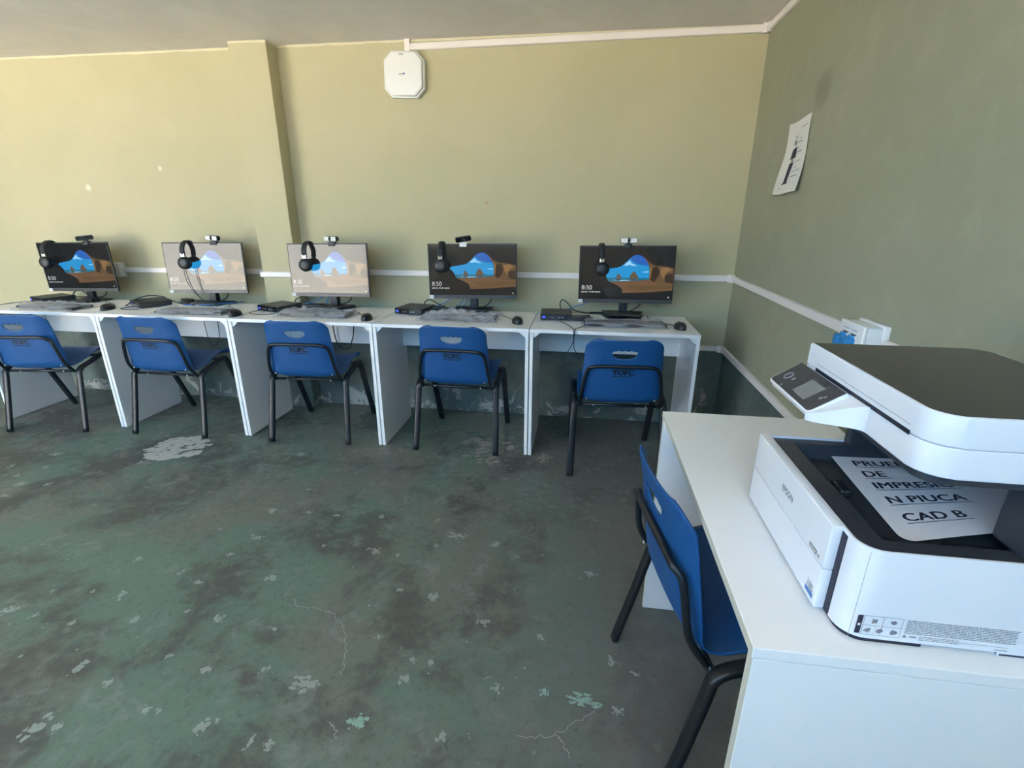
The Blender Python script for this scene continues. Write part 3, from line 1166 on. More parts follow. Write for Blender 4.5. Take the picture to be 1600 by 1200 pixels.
# ------------------------------------------------------------------ webcams
def make_webcam(label, face, clip):
    t = thing('webcam', label, 'webcam', (0, 0, 0), 0, 'webcams on the monitors')
    mb = MB().prism(rrect(-.047, .047, -.0145, .0145, .008), -.012, .014, M['black_plastic'], T=RX, bev=.003)
    mb.build('camera_body', parent=t, smooth=40)
    mb = MB().prism(rrect(-.045, -.006, -.0125, .0125, .006), .0135, .0155, face, T=RX)
    mb.prism(rrect(.006, .045, -.0125, .0125, .006), .0135, .0155, face, T=RX)
    mb.build('face_plate', parent=t)
    mb = MB().lathe([(.0085, .012), (.0085, .019), (.006, .019), (.0055, .017), (0, .0165)], M['black_gloss'], 20, T=RX)
    mb.build('lens', parent=t)
    mb = MB().box(-.021, .021, -.0075, .022, -.032, -.019, clip, bev=.0015)
    mb.box(-.021, .021, -.0105, -.0060, -.044, -.0265, clip, bev=.0015)
    mb.box(-.010, .010, .000, .012, -.028, -.012, M['black_plastic'], bev=.002)
    mb.box(-.016, .016, .018, .024, -.075, -.028, M['black_plastic'], bev=.0015)
    mb.build('clip', parent=t, smooth=40)
    return t


wc_lab = ['black webcam turned aside on the leftmost monitor', 'webcam with a painted glare face on the palest monitor, second from the left',
          'webcam with a painted glare face on the middle monitor before the column', 'black tilted webcam with a white clip on the fourth monitor',
          'webcam with a painted glare face on the monitor nearest the corner']
wc_x = [.115, .085, .040, -.052, .003]
wc_rot = [(0, -.10, .75), (0, .05, -.25), (0, .02, -.22), (.12, -.14, .30), (-.1, 0, 0)]
for k in range(5):
    face = M['black_gloss'] if k in (0, 3) else M['glare_face']
    clip = M['white_plastic'] if k == 3 else M['black_plastic']
    t = make_webcam(wc_lab[k], face, clip)
    p = mon_pt(k, wc_x[k], MH / 2 + .0268, .002)
    a = MON[k][3]
    t.location = p
    t.rotation_euler = (0, -MON[k][5], a)
    # the head swivels on its clip
    for ch in t.children:
        if ch.name.split('.')[0] in ('camera_body', 'face_plate', 'lens'):
            ch.rotation_euler = wc_rot[k]


# ------------------------------------------------------------------ headsets hung over the monitors
def make_headset(label, cord=False):
    """origin: point on the monitor's top edge where the band rests; band runs in the local YZ plane"""
    t = thing('headphones', label, 'headphones', (0, 0, 0), 0, 'headphones hung on the monitors')
    path = []
    for k in range(33):
        a = PI * (k / 32)
        path.append((0, -math.cos(a) * .062, -.052 + math.sin(a) * .064))
    path = [(0, -.060, -.075)] + path + [(0, .060, -.075)]
    mb = MB().tube(path, .01, M['cushion'], 14, flat=(.0165, .0065), ref=(1, 0, 0))
    mb.build('headband', parent=t)
    for s_ in (-1, 1):
        mb = MB().box(-.013, .013, s_ * .062 - .005, s_ * .062 + .005, -.088, -.060, M['chrome'], bev=.002)
        mb.build('slider', parent=t)['label'] = 'bright chrome slider'
        T = Matrix.Translation((0, s_ * .058, -.122)) @ Matrix.Rotation(PI / 2 * (1 if s_ < 0 else -1), 4, 'X') @ Matrix.Rotation(-.06, 4, 'X')
        mb = MB().lathe([(0, .026), (.018, .0255), (.030, .023), (.038, .016), (.0405, .007), (.040, 0), (0, 0)], M['black_plastic'], 30, T=T)
        mb.tube([(0, s_ * .066, -.100), (0, s_ * .064, -.084)], .012, M['black_plastic'], 12)
        cup = mb.build('ear_cup', parent=t)
        prof_ = []
        for q in range(13):
            a = -PI / 2 + PI * q / 12
            prof_.append((.031 + .0085 * math.cos(a) if True else 0, -.010 + .010 * math.sin(a)))
        mb = MB().lathe([(.012, -.018)] + prof_ + [(.012, -.002)], M['cushion'], 30, T=T)
        mb.build('ear_cushion', parent=cup)
    if cord:
        P = smooth_path([(.006, -.070, -.160), (.010, -.072, -.20), (.020, -.070, -.26), (.045, -.060, -.33), (.075, -.03, -.385), (.085, -.02, -.405)], 7)
        MB().tube(P, .0022, M['dark_plastic'], 8).build('cord', parent=t)
        P = smooth_path([(-.006, -.070, -.160), (-.004, -.074, -.20), (.004, -.074, -.25), (.030, -.066, -.31), (.060, -.05, -.36), (.055, -.04, -.40)], 7)
        MB().tube(P, .0018, M['dark_plastic'], 8).build('cord', parent=t)
    return t


hs_lab = ['black headphones over the left corner of the leftmost monitor', 'black headphones with a dangling cord on the palest monitor',
          'black headphones hung on the middle monitor before the column', 'black headphones hung edge-on on the fourth monitor, beside the tilted webcam',
          'black headphones hung edge-on on the monitor nearest the corner']
hs_x = [-4.470, -3.462, -2.608, -1.748, -.803]
hs_dup = None
for k in range(5):
    if k == 1:
        t = make_headset(hs_lab[k], True)
    elif hs_dup is None:
        t = hs_dup = make_headset(hs_lab[k])
    else:
        t = dup(hs_dup, (0, 0, 0), 0, hs_lab[k])
    lx = (hs_x[k] - MON[k][0]) / math.cos(MON[k][3])
    p = mon_pt(k, lx, MH / 2, .006)
    t.location = p + Vector((0, 0, -.0035))
    t.rotation_euler = (0, -.015 + [0, .01, .01, -.03, -.05][k], MON[k][3] + [.10, .0, .06, -.02, 0][k])


# ------------------------------------------------------------------ small computers, bricks, keyboards, mice
def make_pc(label):
    t = thing('mini_computer', label, 'computer', (0, 0, 0), 0, 'thin black computers on the desks')
    mb = MB().box(-.092, .092, -.092, .092, .003, .038, M['dark_plastic'], bev=.004, seg=2)
    mb.build('case', parent=t)
    mb = MB().box(-.090, .090, -.0945, -.088, .004, .037, M['black_gloss'], bev=.002)
    mb.build('front_panel', parent=t)
    mb = MB().prism(rrect(-.081, -.063, .014, .027, .006), .0942, .0952, M['blue_led'], T=RX)
    mb.build('badge', parent=t)['label'] = 'blue badge'
    mb = MB()
    for x0, x1 in ((-.020, -.012), (.010, .024), (.030, .044)):
        mb.box(x0, x1, -.0952, -.094, .016, .021, M['p_seam'])
    mb.box(-.036, -.030, -.0952, -.094, .014, .024, mat('red_port', (.3, .05, .05), .5))
    mb.build('ports', parent=t)
    mb = MB()
    for sx in (-.07, .07):
        for sy in (-.07, .07):
            mb.lathe([(0, 0), (.008, 0), (.008, .004), (0, .004)], M['black_plastic'], 12, T=Matrix.Translation((sx, sy, 0)))
    mb.build('rubber_feet', parent=t)
    return t


pc_lab = ['thin black computer at the far left, half hidden by film-wrapped keyboard', 'thin black computer with cables on top, second desk from the left',
          'thin black computer turned aslant on the middle desk', 'thin black computer with blue badge left of the fourth monitor',
          'thin black computer on the desk nearest the corner']
pc_pose = [(-4.50, -.28, -.35), (-3.712, -.318, -.54), (-2.793, -.322, -.32), (-1.922, -.266, -.18), (-1.048, -.292, .06)]
p0 = make_pc(pc_lab[0])
for k, (x, y, a) in enumerate(pc_pose):
    if k == 0:
        p0.location = (x, y, .7505)
        p0.rotation_euler = (0, 0, a)
    else:
        dup(p0, (x, y, .7505), a, pc_lab[k])

br_lab = ['black power brick behind the leftmost keyboard', 'black power brick lying beside the computer on the second desk', 'black power brick behind the middle keyboard', 'black power brick behind the fourth computer', 'black power brick beside the computer nearest the corner']
br_pose = [(-4.22, -.27, -.2), (-3.545, -.20, -.5), (-2.60, -.25, .2), (-1.80, -.20, .3), (-.90, -.352, .06)]
b0 = None
for k, (x, y, a) in enumerate(br_pose):
    if b0 is None:
        b0 = thing('power_brick', br_lab[0], 'power adapter', (x, y, .7505), a, 'power bricks on the desks')
        mb = MB().box(-.050, .050, -.024, .024, 0, .030, M['black_plastic'], bev=.004)
        mb.build('case', parent=b0, smooth=40)
        mb = MB().box(.046, .066, -.008, .008, .008, .022, M['black_plastic'], bev=.003)
        mb.build('plug_end', parent=b0)
    else:
        dup(b0, (x, y, .7505), a, br_lab[k])


def make_keyboard(label, seed, crump, film_w=.0, film_d=.0):
    t = thing('keyboard', label, 'keyboard', (0, 0, 0), 0, 'keyboards in plastic film')
    mb = MB().box(-.220, .220, -.068, .068, .003, .017, M['black_plastic'], bev=.004)
    mb.build('base', parent=t)
    mb = MB()
    for r in range(5):
        y = -.052 + r * .023
        x = -.208
        c_ = 0
        while x < .205:
            wk = .0175 if not (r == 0 and c_ == 4) else .095
            if x + wk > .21:
                break
            mb.box(x, x + wk, y - .009, y + .009, .0165, .0215, M['key'])
            x += wk + .002
            if c_ in (13, 17):
                x += .008
            c_ += 1
    mb.build('keys', parent=t)
    rnd = random.Random(seed)
    ph = [rnd.uniform(0, 6) for _ in range(8)]
    HWX, HDY = .236 + film_w, .085 + film_d

    def film(u, v):
        x = (u * 2 - 1) * HWX
        y = (v * 2 - 1) * HDY
        ex, ey = max(0, abs(x) - .205), max(0, abs(y) - .058)
        h = .0255
        wr = (math.sin(x * 38 + y * 60 + ph[0] + 2 * math.sin(y * 40 + ph[1])) * .5 + math.sin(x * 71 - y * 35 + ph[2]) * .3 + math.sin(y * 120 + x * 20 + ph[3]) * .35)
        wr = abs(wr)
        edge = math.exp(-(ex / .012) ** 2) * math.exp(-(ey / .012) ** 2)
        z = .002 + (h - .002) * edge + crump * wr * (.35 + .65 * (1 if y > .02 else .5)) * max(.25, edge if crump < .01 else 1)
        if crump > .01:
            z += crump * .9 * max(0, v - .45) * abs(math.sin(u * PI * 1.1 + ph[4] * .2)) * (.5 + .5 * math.sin(u * 9 + ph[5]))
        return Vector((x + .004 * math.sin(y * 50 + ph[6]), y + .005 * math.sin(x * 30 + ph[7]), max(.0012, z)))
    mb = MB()
    mb.grid(film, 90, 34, M['film'])
    mb.build('plastic_film', parent=t, recalc=False)['label'] = 'crumpled clear plastic film'
    return t


kb_lab = ['film-wrapped keyboard at the far left, below the darkest screen', 'film-wrapped keyboard on the second desk from the left',
          'film-wrapped keyboard on the middle desk', 'keyboard in the most crumpled film, on the fourth desk', 'black keyboard in tight clear film on the desk nearest the corner']
kb_pose = [(-4.245, -.495, -.05), (-3.245, -.498, .03), (-2.475, -.455, .0), (-1.600, -.430, .05), (-.665, -.458, .05)]
for k, (x, y, a) in enumerate(kb_pose):
    t = make_keyboard(kb_lab[k], 40 + k, [.014, .012, .014, .026, .005][k], film_d=[.02, .0, .012, .02, 0][k])
    t.location = (x, y, .7505)
    t.rotation_euler = (0, 0, a)


def make_mouse(label):
    t = thing('mouse', label, 'mouse', (0, 0, 0), 0, 'black mice on the desks')

    def top(u, v):
        a = u * 2 * PI
        q = math.sin(v * PI / 2)
        x, y = .030 * math.cos(a) * q, .052 * math.sin(a) * q
        h = .036 * math.cos(v * PI / 2) ** .6 * (1 - .12 * (y / .05))
        return Vector((x, y, .002 + h))
    mb = MB()
    n = 32
    k_ = mb.mi(M['black_plastic'])
    mb.grid(top, n, 12, M['black_plastic'])
    bmesh.ops.remove_doubles(mb.bm, verts=mb.bm.verts, dist=.0003)
    mb.prism([(.030 * math.cos(2 * PI * j / n), .052 * math.sin(2 * PI * j / n)) for j in range(n)], 0, .004, M['black_plastic'])
    mb.build('body', parent=t)
    mb = MB().lathe([(.003, -.0035), (.007, -.003), (.007, .003), (.003, .0035)], M['p_grey'], 18, T=Matrix.Translation((0, .028, .029)) @ Matrix.Rotation(PI / 2, 4, 'Y'))
    mb.build('wheel', parent=t)
    mb = MB().raw([(-.006, -.030, .0325), (.006, -.030, .0325), (.006, -.026, .0345), (-.006, -.026, .0345)], [(0, 1, 2, 3)], M['sticker'])
    mb.build('logo_mark', parent=t)
    return t


ms_lab = ['black mouse at the far left, below the darkest screen', 'black mouse on the second desk from the left', 'black mouse on the middle desk', 'black mouse on the fourth desk, cord curling behind', 'black mouse on the desk nearest the corner']
ms_pose = [(-3.858, -.497, .2), (-2.945, -.545, .1), (-2.123, -.535, .15), (-1.255, -.483, .35), (-.372, -.490, .15)]
s0 = make_mouse(ms_lab[0])
for k, (x, y, a) in enumerate(ms_pose):
    if k == 0:
        s0.location = (x, y, .7505)
        s0.rotation_euler = (0, 0, a)
    else:
        dup(s0, (x, y, .7505), a, ms_lab[k])
mice = [o for o in COL.objects if o.name.split('.')[0] == 'mouse' and o.parent is None]
for k, o in enumerate(mice):
    x, y, a = ms_pose[k]
    B = (Matrix.Translation((x, y, .7505)) @ Matrix.Rotation(a, 4, 'Z')).inverted()
    fx, fy = x - math.sin(a) * .054, y + math.cos(a) * .054
    q = .753
    pts = [(fx, fy, .757), (fx - .02, fy + .03, q), (fx - .06, fy + .06 + (.03 if k == 3 else 0), q), (fx - .11, fy + .11, q + (.012 if k == 3 else 0)),
           (MON[k][0] + .145, -.235, q), (MON[k][0] + .15, -.15, q)]
    MB().tube(smooth_path([B @ Vector(p) for p in pts], 9), .0019, M['black_plastic'], 8).build('cord', parent=o)


# ------------------------------------------------------------------ cables
def cable(name, label, pts, r, m, cat='cable', group=None, n=9):
    o = MB().tube(smooth_path(pts, n), r, M[m], 8).build(name)
    return tag(o, label, cat, group)


DZ = .7535
vc = ['black video cable hanging behind the leftmost monitor', 'black video cable hanging behind the palest monitor', 'black video cable hanging behind the middle monitor', 'black video cable hanging behind the fourth monitor', 'black video cable behind the monitor nearest the corner']
pw = ['black power cable looping to the leftmost computer', 'black power cable draped over the second computer', 'black power cable behind the middle computer', 'black power cable behind the fourth computer', 'black power cable rising behind the computer nearest the corner']
for k in range(5):
    x, y, z, a, ti, ro = MON[k]
    z0 = .80
    pts = [(x + .10, -.170, .90), (x + .105, -.165, .845), (x + .085, -.150, .80), (x + .03, -.128, .768), (x - .05, -.116, .757), (x - .14, -.118, .757), (x - .20, -.135, .757)]
    cable('video_cable', vc[k], pts, .0034, 'black_plastic', 'cable', 'video cables')
    px_, py_, pa = pc_pose[k]
    bx_, by_ = px_ - math.sin(pa) * .105, py_ + math.cos(pa) * .105
    if k == 1:
        pts = [(px_ - .13, py_ - .07, DZ), (px_ - .085, py_ - .02, .794), (px_ - .02, py_ + .02, .8115), (px_ + .06, py_ + .04, .803), (px_ + .11, py_ + .02, .790), (px_ + .19, py_ + .05, .757), (px_ + .24, py_ + .10, .757)]
    elif k == 4:
        pts = [(bx_ + .03, by_ + .0, .770), (bx_ + .02, by_ + .03, .81), (bx_ + .035, by_ + .035, .835), (bx_ + .07, by_ + .03, .812), (bx_ + .11, by_ + .02, .775), (bx_ + .20, by_ + .03, .757), (bx_ + .30, by_ + .035, .757)]
    else:
        pts = [(bx_, by_, .770), (bx_ + .01, by_ + .02, .80), (bx_ + .04, by_ + .035, .806), (bx_ + .10, by_ + .03, .777), (bx_ + .17, by_ + .015, .757), (bx_ + .24, by_ + .03, .757)]
    cable('power_cable', pw[k], pts, .0034, 'black_plastic', 'cable', 'power cables')

blue_lab = ['', 'blue network cable lying behind the second keyboard', 'blue network cable looping beside the middle monitor stand', 'blue network cable hanging behind the fourth monitor', 'blue network cable rising to the monitor nearest the corner']
cable('network_cable', blue_lab[1], [(-3.60, -.21, .765), (-3.52, -.27, .7545), (-3.44, -.275, .7545), (-3.36, -.315, .7635), (-3.26, -.26, .7635), (-3.20, -.105, .7545)], .0028, 'blue_cable', 'cable', 'blue network cables')
cable('network_cable', blue_lab[2], [(-2.70, -.215, .770), (-2.62, -.17, .790), (-2.57, -.15, .83), (-2.555, -.145, .85), (-2.545, -.155, .82), (-2.56, -.165, .78), (-2.54, -.16, .757), (-2.50, -.115, .757)], .0028, 'blue_cable', 'cable', 'blue network cables')
cable('network_cable', blue_lab[3], [(-1.83, -.135, .770), (-1.775, -.12, .79), (-1.71, -.105, .84), (-1.67, -.100, .87), (-1.64, -.105, .85), (-1.66, -.12, .80), (-1.69, -.13, .757), (-1.70, -.2, .757)], .0028, 'blue_cable', 'cable', 'blue network cables')
cable('network_cable', 'thin blue network cable beside the other on the fourth desk', [(-1.66, -.09, .88), (-1.625, -.085, .85), (-1.635, -.095, .80), (-1.67, -.11, .757), (-1.73, -.10, .757)], .0028, 'blue_cable', 'cable', 'blue network cables')
cable('network_cable', blue_lab[4], [(-1.02, -.19, .765), (-.95, -.165, .795), (-.90, -.15, .808), (-.84, -.135, .83), (-.80, -.13, .85), (-.78, -.125, .862)], .0028, 'blue_cable', 'cable', 'blue network cables')
# cord hanging over the front of the right-hand desk
cable('headset_cord', 'thin black cord looping over the front edge of the desk nearest the corner',
      [(-1.02, -.41, DZ), (-.985, -.47, DZ), (-.955, -.545, DZ), (-.938, -.600, DZ), (-.936, -.629, .7535), (-.936, -.637, .742), (-.935, -.638, .70), (-.955, -.640, .65), (-.990, -.640, .60), (-.975, -.640, .572), (-.935, -.640, .566),
       (-.905, -.640, .585), (-.908, -.640, .62), (-.930, -.639, .66), (-.932, -.638, .72), (-.930, -.637, .742), (-.929, -.629, .7535), (-.925, -.585, DZ), (-.895, -.540, DZ), (-.868, -.50, DZ)], .0021, 'black_plastic')
cable('hanging_cord', 'black cord hanging below the desk behind the middle chair', [(-2.50, -.235, .72), (-2.495, -.238, .60), (-2.488, -.232, .535), (-2.470, -.228, .500), (-2.433, -.226, .482), (-2.396, -.228, .500), (-2.382, -.232, .535), (-2.36, -.238, .60), (-2.35, -.235, .72)], .0034, 'black_plastic')
cable('hanging_cord', 'thin black cord hanging below the second desk from the left', [(-3.425, -.235, .72), (-3.42, -.238, .56), (-3.408, -.24, .510), (-3.385, -.24, .460), (-3.343, -.24, .503), (-3.325, -.238, .56), (-3.32, -.235, .72)], .0022, 'black_plastic')
cable('desk_cord', 'thin grey cord trailing left from the leftmost computer', [(-4.59, -.33, DZ), (-4.66, -.36, DZ), (-4.685, -.43, DZ), (-4.69, -.52, DZ)], .002, 'dark_plastic')
cable('desk_cord', 'thin dark cord bowed in front of the second computer', [(-3.76, -.40, .758), (-3.80, -.43, DZ), (-3.79, -.475, DZ), (-3.73, -.49, DZ), (-3.66, -.475, DZ)], .002, 'dark_plastic')
cable('desk_cord', 'thin dark cord bowed in front of the middle computer', [(-2.88, -.37, .758), (-2.91, -.42, DZ), (-2.90, -.48, DZ), (-2.82, -.50, DZ), (-2.73, -.475, DZ)], .002, 'dark_plastic')

# ------------------------------------------------------------------ printer
pr = thing('printer', 'white and black ink tank printer with raised scanner on the foreground desk', 'printer', (0, 0, 0))
pr.location = (-.33, -2.4, .75)
PT = Matrix.Translation((.33, 2.4, -.75))          # parts are written in room coordinates


def part(mb, name, parent=pr, smooth=None, recalc=True):
    return mb.build(name, parent=parent, T=PT, smooth=smooth, recalc=recalc)


def body_out(d=0, r=.034):
    return rrect(-.503 + d, -.135 - d, -2.588 + d, -2.212 - d, r - d, 8, (1, 0, 0, 0))


# white wall of the lower body, open at the top
mb = MB()
o_, i_ = body_out(), body_out(.0035)
n = len(o_)
k = mb.mi(M['p_white'])
vo0 = [mb.bm.verts.new((x, y, .757)) for x, y in o_]
vo1 = [mb.bm.verts.new((x, y, .9015)) for x, y in o_]
vo2 = [mb.bm.verts.new((x * .9 + q[0] * .1, y * .9 + q[1] * .1, .9028)) for (x, y), q in zip(o_, i_)]
vi1 = [mb.bm.verts.new((x, y, .9028)) for x, y in i_]
vi0 = [mb.bm.verts.new((x, y, .890)) for x, y in i_]
for a, b in ((vo0, vo1), (vo1, vo2), (vo2, vi1), (vi1, vi0)):
    for j in range(n):
        mb.bm.faces.new((a[j], a[(j + 1) % n], b[(j + 1) % n], b[j]))
mb.bm.faces.new(vo0[::-1])
part(mb, 'lower_body', smooth=40)
# charcoal deck with the sunken output tray
mb = MB()
ins = body_out(.0036)
X0, X1, Y0, Y1 = -.462, -.150, -2.552, -2.236
zt, zb = .8985, .872
TX0, TX1, TY0, TY1 = X0 + .03, X1, Y0 + .03, Y1 - .012
k = mb.mi(M['p_dark'])


def quad(a, b, c_, d):
    f = mb.bm.faces.new([mb.bm.verts.new(p) for p in (a, b, c_, d)])
    f.material_index = k


outer = [mb.bm.verts.new((x, y, zt)) for x, y in ins]
inner = [mb.bm.verts.new(p) for p in ((X0, Y0, zt), (X1, Y0, zt), (X1, Y1, zt), (X0, Y1, zt))]
floor_ = [mb.bm.verts.new(p) for p in ((TX0, TY0, zb), (TX1, TY0, zb), (TX1, TY1, zb), (TX0, TY1, zb))]
# ring: split outer loop at its corners (rounded corner holds 9 points)
mb.bm.faces.new(outer[0:9] + [inner[0]])
mb.bm.faces.new([outer[8], outer[9], inner[1], inner[0]])
mb.bm.faces.new([outer[9], outer[10], inner[2], inner[1]])
mb.bm.faces.new([outer[10], outer[11], inner[3], inner[2]])
mb.bm.faces.new([outer[11], outer[0], inner[0], inner[3]])
for j in range(4):
    mb.bm.faces.new([inner[j], inner[(j + 1) % 4], floor_[(j + 1) % 4], floor_[j]])
mb.bm.faces.new(floor_)
mb.mats = [M['p_dark']]
part(mb, 'output_tray')
mb = MB()
mb.box(-.445, -.425, -2.40, -2.36, .873, .889, M['p_lid'], bev=.004)
part(mb, 'paper_stop')
# dark base strip and flared foot
mb = MB().prism(rrect(-.500, -.395, -2.5865, -2.23, .03, 8, (1, 0, 0, 0)), .7505, .7575, M['p_navy'])
mb.box(-.30, -.135, -2.5885, -2.22, .7505, .7575, M['p_white'], bev=.002)
part(mb, 'base')
# front doors
mb = MB().box(-.5045, -.4965, -2.549, -2.214, .759, .897, M['p_navy'])
part(mb, 'front_gap')
fd = part(MB().box(-.519, -.503, -2.536, -2.211, .8286, .9045, M['p_white'], bev=.0022, seg=3), 'front_door', smooth=40)
ft = part(MB().box(-.519, -.503, -2.536, -2.211, .757, .8272, M['p_white'], bev=.0022, seg=3), 'paper_cassette', smooth=40)


def on_front(y0, z0, slant=0):
    return lambda v: Vector((-.5194, y0 - v[0] + slant * v[1], z0 + v[1]))


V, F = text_mesh('EPSON', .0165, .02)
sx = .048 / max(v[0] for v in V)
mb = MB().raw([(v[0] * sx, v[1], 0) for v in V], F, M['p_grey'], fn=on_front(-2.357, .860))
part(mb, 'brand_lettering', fd, recalc=False)
mb = MB()
V, F = text_mesh('ECOTANK', .0066, .02)
sx = .022 / max(v[0] for v in V)
mb.box(-.5193, -.5185, -2.512, -2.486, .8345, .8425, M['p_grey'])
mb.raw([(v[0] * sx, v[1], 0) for v in V], F, M['p_white'], fn=lambda v: Vector((-.5197, -2.488 - v[0], .8362 + v[1])))
mb.raw([(0, 0, 0), (.006, 0, 0), (.006, .006, 0), (0, .006, 0)], [(0, 1, 2, 3)], M['p_seam'], fn=on_front(-2.5155, .8355))
part(mb, 'series_badge', fd, recalc=False)
mb = MB()
mb.raw([(0, 0, 0), (.026, 0, 0), (.026, .008, 0), (0, .008, 0)], [(0, 1, 2, 3)], M['label_blue'], fn=on_front(-2.502, .766))
for (x, z, l) in ((.008, .010, .016), (.008, .014, .012), (.008, .018, .015)):
    mb.raw([(x, z, 0), (x + l, z, 0), (x + l, z + .0022, 0), (x, z + .0022, 0)], [(0, 1, 2, 3)], M['p_grey'], fn=on_front(-2.502, .766))
mb.raw([(.004, .009, 0), (.0055, .009, 0), (.0055, .023, 0), (.004, .023, 0)], [(0, 1, 2, 3)], M['p_grey'], fn=on_front(-2.502, .766))
part(mb, 'wireless_badge', ft, recalc=False)
# printed label and seam on the near side
YS = -2.5884


def side(x, z, off=0):
    return (x, YS - off, z)


mb = MB()


def sq(x0, x1, z0, z1, m, off=0):
    mb.poly([side(x0, z0, off), side(x1, z0, off), side(x1, z1, off), side(x0, z1, off)], M[m])


sq(-.4935, -.4931 + .0003, .758, .9015, 'p_seam')
sq(-.4865, -.4795, .765, .797, 'ink')
for a in range(10):
    pass
mb.raw([(-.483 + .0022 * math.cos(2 * PI * j / 10), .781 + .0022 * math.sin(2 * PI * j / 10), 0) for j in range(10)], [tuple(range(10))], M['p_white'], fn=lambda v: Vector((v[0], YS - .0003, v[1])))
fx0, fx1, fz0, fz1 = -.4775, -.4275, .764, .797
for x in (fx0, (fx0 + fx1) / 2, fx1):
    sq(x - .0003, x + .0003, fz0, fz1, 'ink_grey')
for z in (fz0, (fz0 + fz1) / 2, fz1):
    sq(fx0, fx1, z - .0003, z + .0003, 'ink_grey')
sq((fx0 * .66 + fx1 * .34) - .0003, (fx0 * .66 + fx1 * .34), fz0, (fz0 + fz1) / 2, 'ink_grey')
random.seed(8)
for (cx, cz) in ((-.464, .7885), (-.439, .7885), (-.4705, .772), (-.454, .772), (-.436, .772)):
    pts = []
    for j in range(9):
        a = 2 * PI * j / 9
        q = random.uniform(.5, 1)
        pts.append((cx + .0058 * q * math.cos(a), cz + .0055 * q * math.sin(a), 0))
    mb.raw(pts, [tuple(range(9))], M['ink_grey'], fn=lambda v: Vector((v[0], YS - .0002, v[1])))
for r in range(9):                                   # rows of small print
    z = .7955 - r * .0027
    x = -.4225
    end = -.282 + random.uniform(-.004, .0)
    while x < end:
        l = random.uniform(.003, .010)
        sq(x, min(x + l, end), z - .00075, z + .00055, 'ink_grey')
        x += l + .0009
for (r, x1) in ((0, -.352), (1, -.350), (2, -.35)):
    x = -.402
    z = .7695 - r * .0026
    while x < x1:
        l = random.uniform(.003, .008)
        sq(x, min(x + l, x1), z - .0007, z + .0005, 'ink_grey')
        x += l + .0009
mb.poly([side(-.4245, .7655), side(-.4175, .7655), side(-.421, .771)], M['ink_grey'])
sq(-.4145, -.4055, .7665, .7690, 'ink_grey')
sq(-.35, -.290, .7660, .7666, 'ink_grey')
sq(-.306, -.290, .7605, .7618, 'ink_grey')
part(mb, 'side_label', recalc=False)
# dark uprights between body and scanner
mb = MB()
mb.box(-.360, -.140, -2.236, -2.213, .897, 1.002, M['p_dark'], bev=.003)
mb.box(-.155, -.138, -2.58, -2.213, .897, 1.055, M['p_dark'], bev=.002)
mb.box(-.300, -.140, -2.575, -2.514, .897, 1.002, M['p_dark'], bev=.006)
part(mb, 'upright')
# scanner unit
SX0, SX1, SY0, SY1 = -.457, -.163, -2.584, -2.212
mb = MB().prism(rrect(SX0, SX1, SY0, SY1, .038, 8, (1, 1, 1, 0)), 1.0155, 1.0570, M['p_white'], bev=.0022, seg=3)
sb = part(mb, 'scanner_base', smooth=40)
mb = MB().prism(rrect(SX0 + .012, SX1, SY0 + .014, SY1 - .003, .03, 8, (1, 1, 0, 0)), 1.000, 1.0165, M['p_dark'])
part(mb, 'scanner_underside', sb)
mb = MB().prism(rrect(SX0, SX1, SY0, SY1, .038, 8, (1, 1, 1, 0)), 1.0582, 1.0995, M['p_white'], bev=.0025, seg=3)
sl = part(mb, 'scanner_lid', smooth=40)
mb = MB().prism(rrect(SX0 + .0045, SX1 - .0035, SY0 + .0045, SY1 - .0035, .0335, 8, (1, 1, 1, 0)), 1.0985, 1.1002, M['p_lid'])
part(mb, 'lid_cover', sl)
mb = MB().prism([(-.4576, -2.540), (-.4565, -2.2540 + -.286), (-.45, -2.54), (-.45, -2.25), (-.4576, -2.25)], 1.0555, 1.0590, M['p_navy'])
mb = MB().box(-.4577, -.450, -2.540, -2.252, 1.0552, 1.0615, M['p_navy'])
mb.box(-.4577, -.450, -2.538, -2.254, 1.0690, 1.0694, M['p_seam'])
part(mb, 'finger_slot', sl)
# tilted control panel
A = Vector((-.5200, -2.206, 1.0215))
Bk = Vector((-.4640, -2.206, 1.0585))
ex = Vector((0, -1, 0))                               # along the panel
ey = (Bk - A).normalized()
ez = ex.cross(ey).normalized()
if ez.z < 0:
    ez = -ez
PM = Matrix((ex, ey, ez)).transposed().to_4x4()
PM.translation = A
PLN, PWD = .184, (Bk - A).length
mb = MB().prism(rrect(0, PLN, 0, PWD, .010, 6, (1, 1, 0, 0)), -.0125, 0, M['p_white'], T=PM, bev=.002, seg=3)
cp = part(mb, 'control_panel', smooth=40)
mb = MB().prism(rrect(.0035, PLN - .0035, .0035, PWD - .001, .008, 6, (1, 1, 0, 0)), -.001, .0007, M['p_dark'], T=PM)
part(mb, 'panel_face', cp)
mb = MB().prism(rrect(.088, .140, .013, .052, .002), 0, .0012, M['display'], T=PM)
part(mb, 'display', cp)
mb = MB()
ring = [(.030 + .0085 * math.cos(a), .030 + .0085 * math.sin(a), .0012) for a in [2 * PI * j / 24 for j in range(25)]]
mb.tube([PM @ Vector(p) for p in ring], .0011, M['p_seam'], 6, cap=False)
part(mb, 'power_button', cp)
mb = MB()
for (x, y, s_) in ((.051, .031, .0035), (.049, .008, .0022), (.160, .034, .0032), (.164, .040, .0025)):
    mb.prism(rrect(x - s_, x + s_, y - s_, y + s_, s_ * .5), 0, .0011, M['p_seam'], T=PM)
part(mb, 'icons', cp)
# white flank that sweeps from the panel back into the scanner base
mb = MB()
N_ = 14


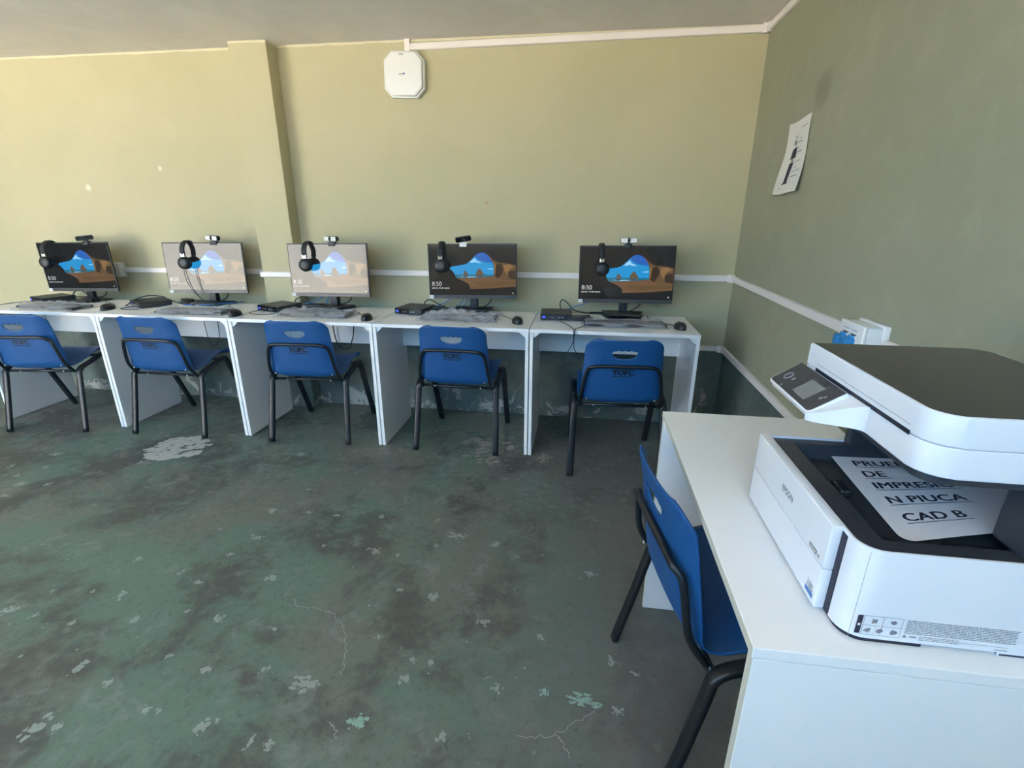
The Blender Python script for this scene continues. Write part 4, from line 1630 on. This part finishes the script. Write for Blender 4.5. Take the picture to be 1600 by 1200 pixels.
def flank(u, v):
    y = -2.384 - .062 * u
    zt_ = 1.0210 + (1.0555 - 1.0210) * (1 - (1 - u) ** 1.0) * 1.0
    f = (1 - math.cos(PI * u)) / 2
    x = -.5195 + (.5195 - .4575) * f
    ztop = 1.0215 + (1.0565 - 1.0215) * f
    zbot = 1.0090 + (1.0160 - 1.0090) * f
    return (x, y, ztop, zbot)


top_ = []
bot_ = []
for i in range(N_ + 1):
    x, y, zt_, zb_ = flank(i / N_, 0)
    top_.append((x, y, zt_))
    bot_.append((x, y, zb_))
vt = [mb.bm.verts.new(p) for p in top_]
vb = [mb.bm.verts.new(p) for p in bot_]
rt_ = [mb.bm.verts.new((-.456, p[1], 1.0565)) for p in top_]
rb_ = [mb.bm.verts.new((-.456, p[1], 1.0160)) for p in top_]
for i in range(N_):
    for a, b in ((vt, vb), (rt_, vt), (vb, rb_)):
        f = mb.bm.faces.new((a[i], a[i + 1], b[i + 1], b[i]))
        f.smooth = True
mb.mats = [M['p_white']]
mb.bm.faces.new((vt[0], rt_[0], rb_[0], vb[0]))
part(mb, 'flank', sb, smooth=50)

# printed sheet lying in the output tray
sh = thing('printed_sheet', 'white sheet printed with large underlined capitals in the printer tray', 'paper', (-.30, -2.38, .885))
ST = Matrix.Translation((.30, 2.38, -.885))


def sheet(u, v):
    """u along +X (length), v from near edge to far edge; the near right side lifts a little"""
    x = -.413 + .245 * u
    y = -2.525 + .300 * v + .045 * u * (1 - v)
    x += .022 * v
    z = .8785 + .010 * u * u + .010 * (1 - v) * u + .005 * math.sin(u * 3.2) * (1 - v) + .003 * (v - .5) ** 2
    return Vector((x, y, z))


mb = MB()


def sheet_r(u, v):
    # rounded near-left corner
    if u < .08 and v < .08:
        q = math.hypot((.08 - u) / .08, (.08 - v) / .08)
        mxx = max((.08 - u) / .08, (.08 - v) / .08)
        if q > 1e-6:
            k_ = mxx / q
            u, v = .08 - (.08 - u) * k_, .08 - (.08 - v) * k_
    return sheet(u, v)


mb.grid(lambda u, v: sheet_r(u, v), 40, 40, M['paper'])
mb.build('sheet', parent=sh, T=ST, recalc=False)
lines = [('PRUEBA', .80), ('DE', .655), ('IMPRESIO', .51), ('N PIUCA', .345), ('CAD B', .165)]
for body, v0 in lines:
    mb = MB()
    V, F = text_mesh(body, .0315, 0, spacing=1.04)
    V = [(a * .98, b, 0) for a, b, _ in V]
    lw = max(v[0] for v in V)

    def on_sheet(p, v0=v0):
        u = (.028 + p[0]) / .245
        v = v0 + p[1] / .30
        return sheet(u, v) + Vector((0, 0, .0009))
    for dx, dy in ((-.0010, 0), (-.0004, .0004), (.0004, -.0004), (.0010, 0)):
        mb.raw([(a + dx, b + dy, 0) for a, b, _ in V], F, M['ink'], fn=on_sheet)
    nseg = 14
    for j in range(nseg):
        a, b = -.001 + (lw + .007) * j / nseg, -.001 + (lw + .007) * (j + 1) / nseg
        mb.raw([(a, -.0068, 0), (b, -.0068, 0), (b, -.0052, 0), (a, -.0052, 0)], [(0, 1, 2, 3)], M['ink'], fn=on_sheet)
    mb.build('text_line', parent=sh, T=ST, recalc=False)
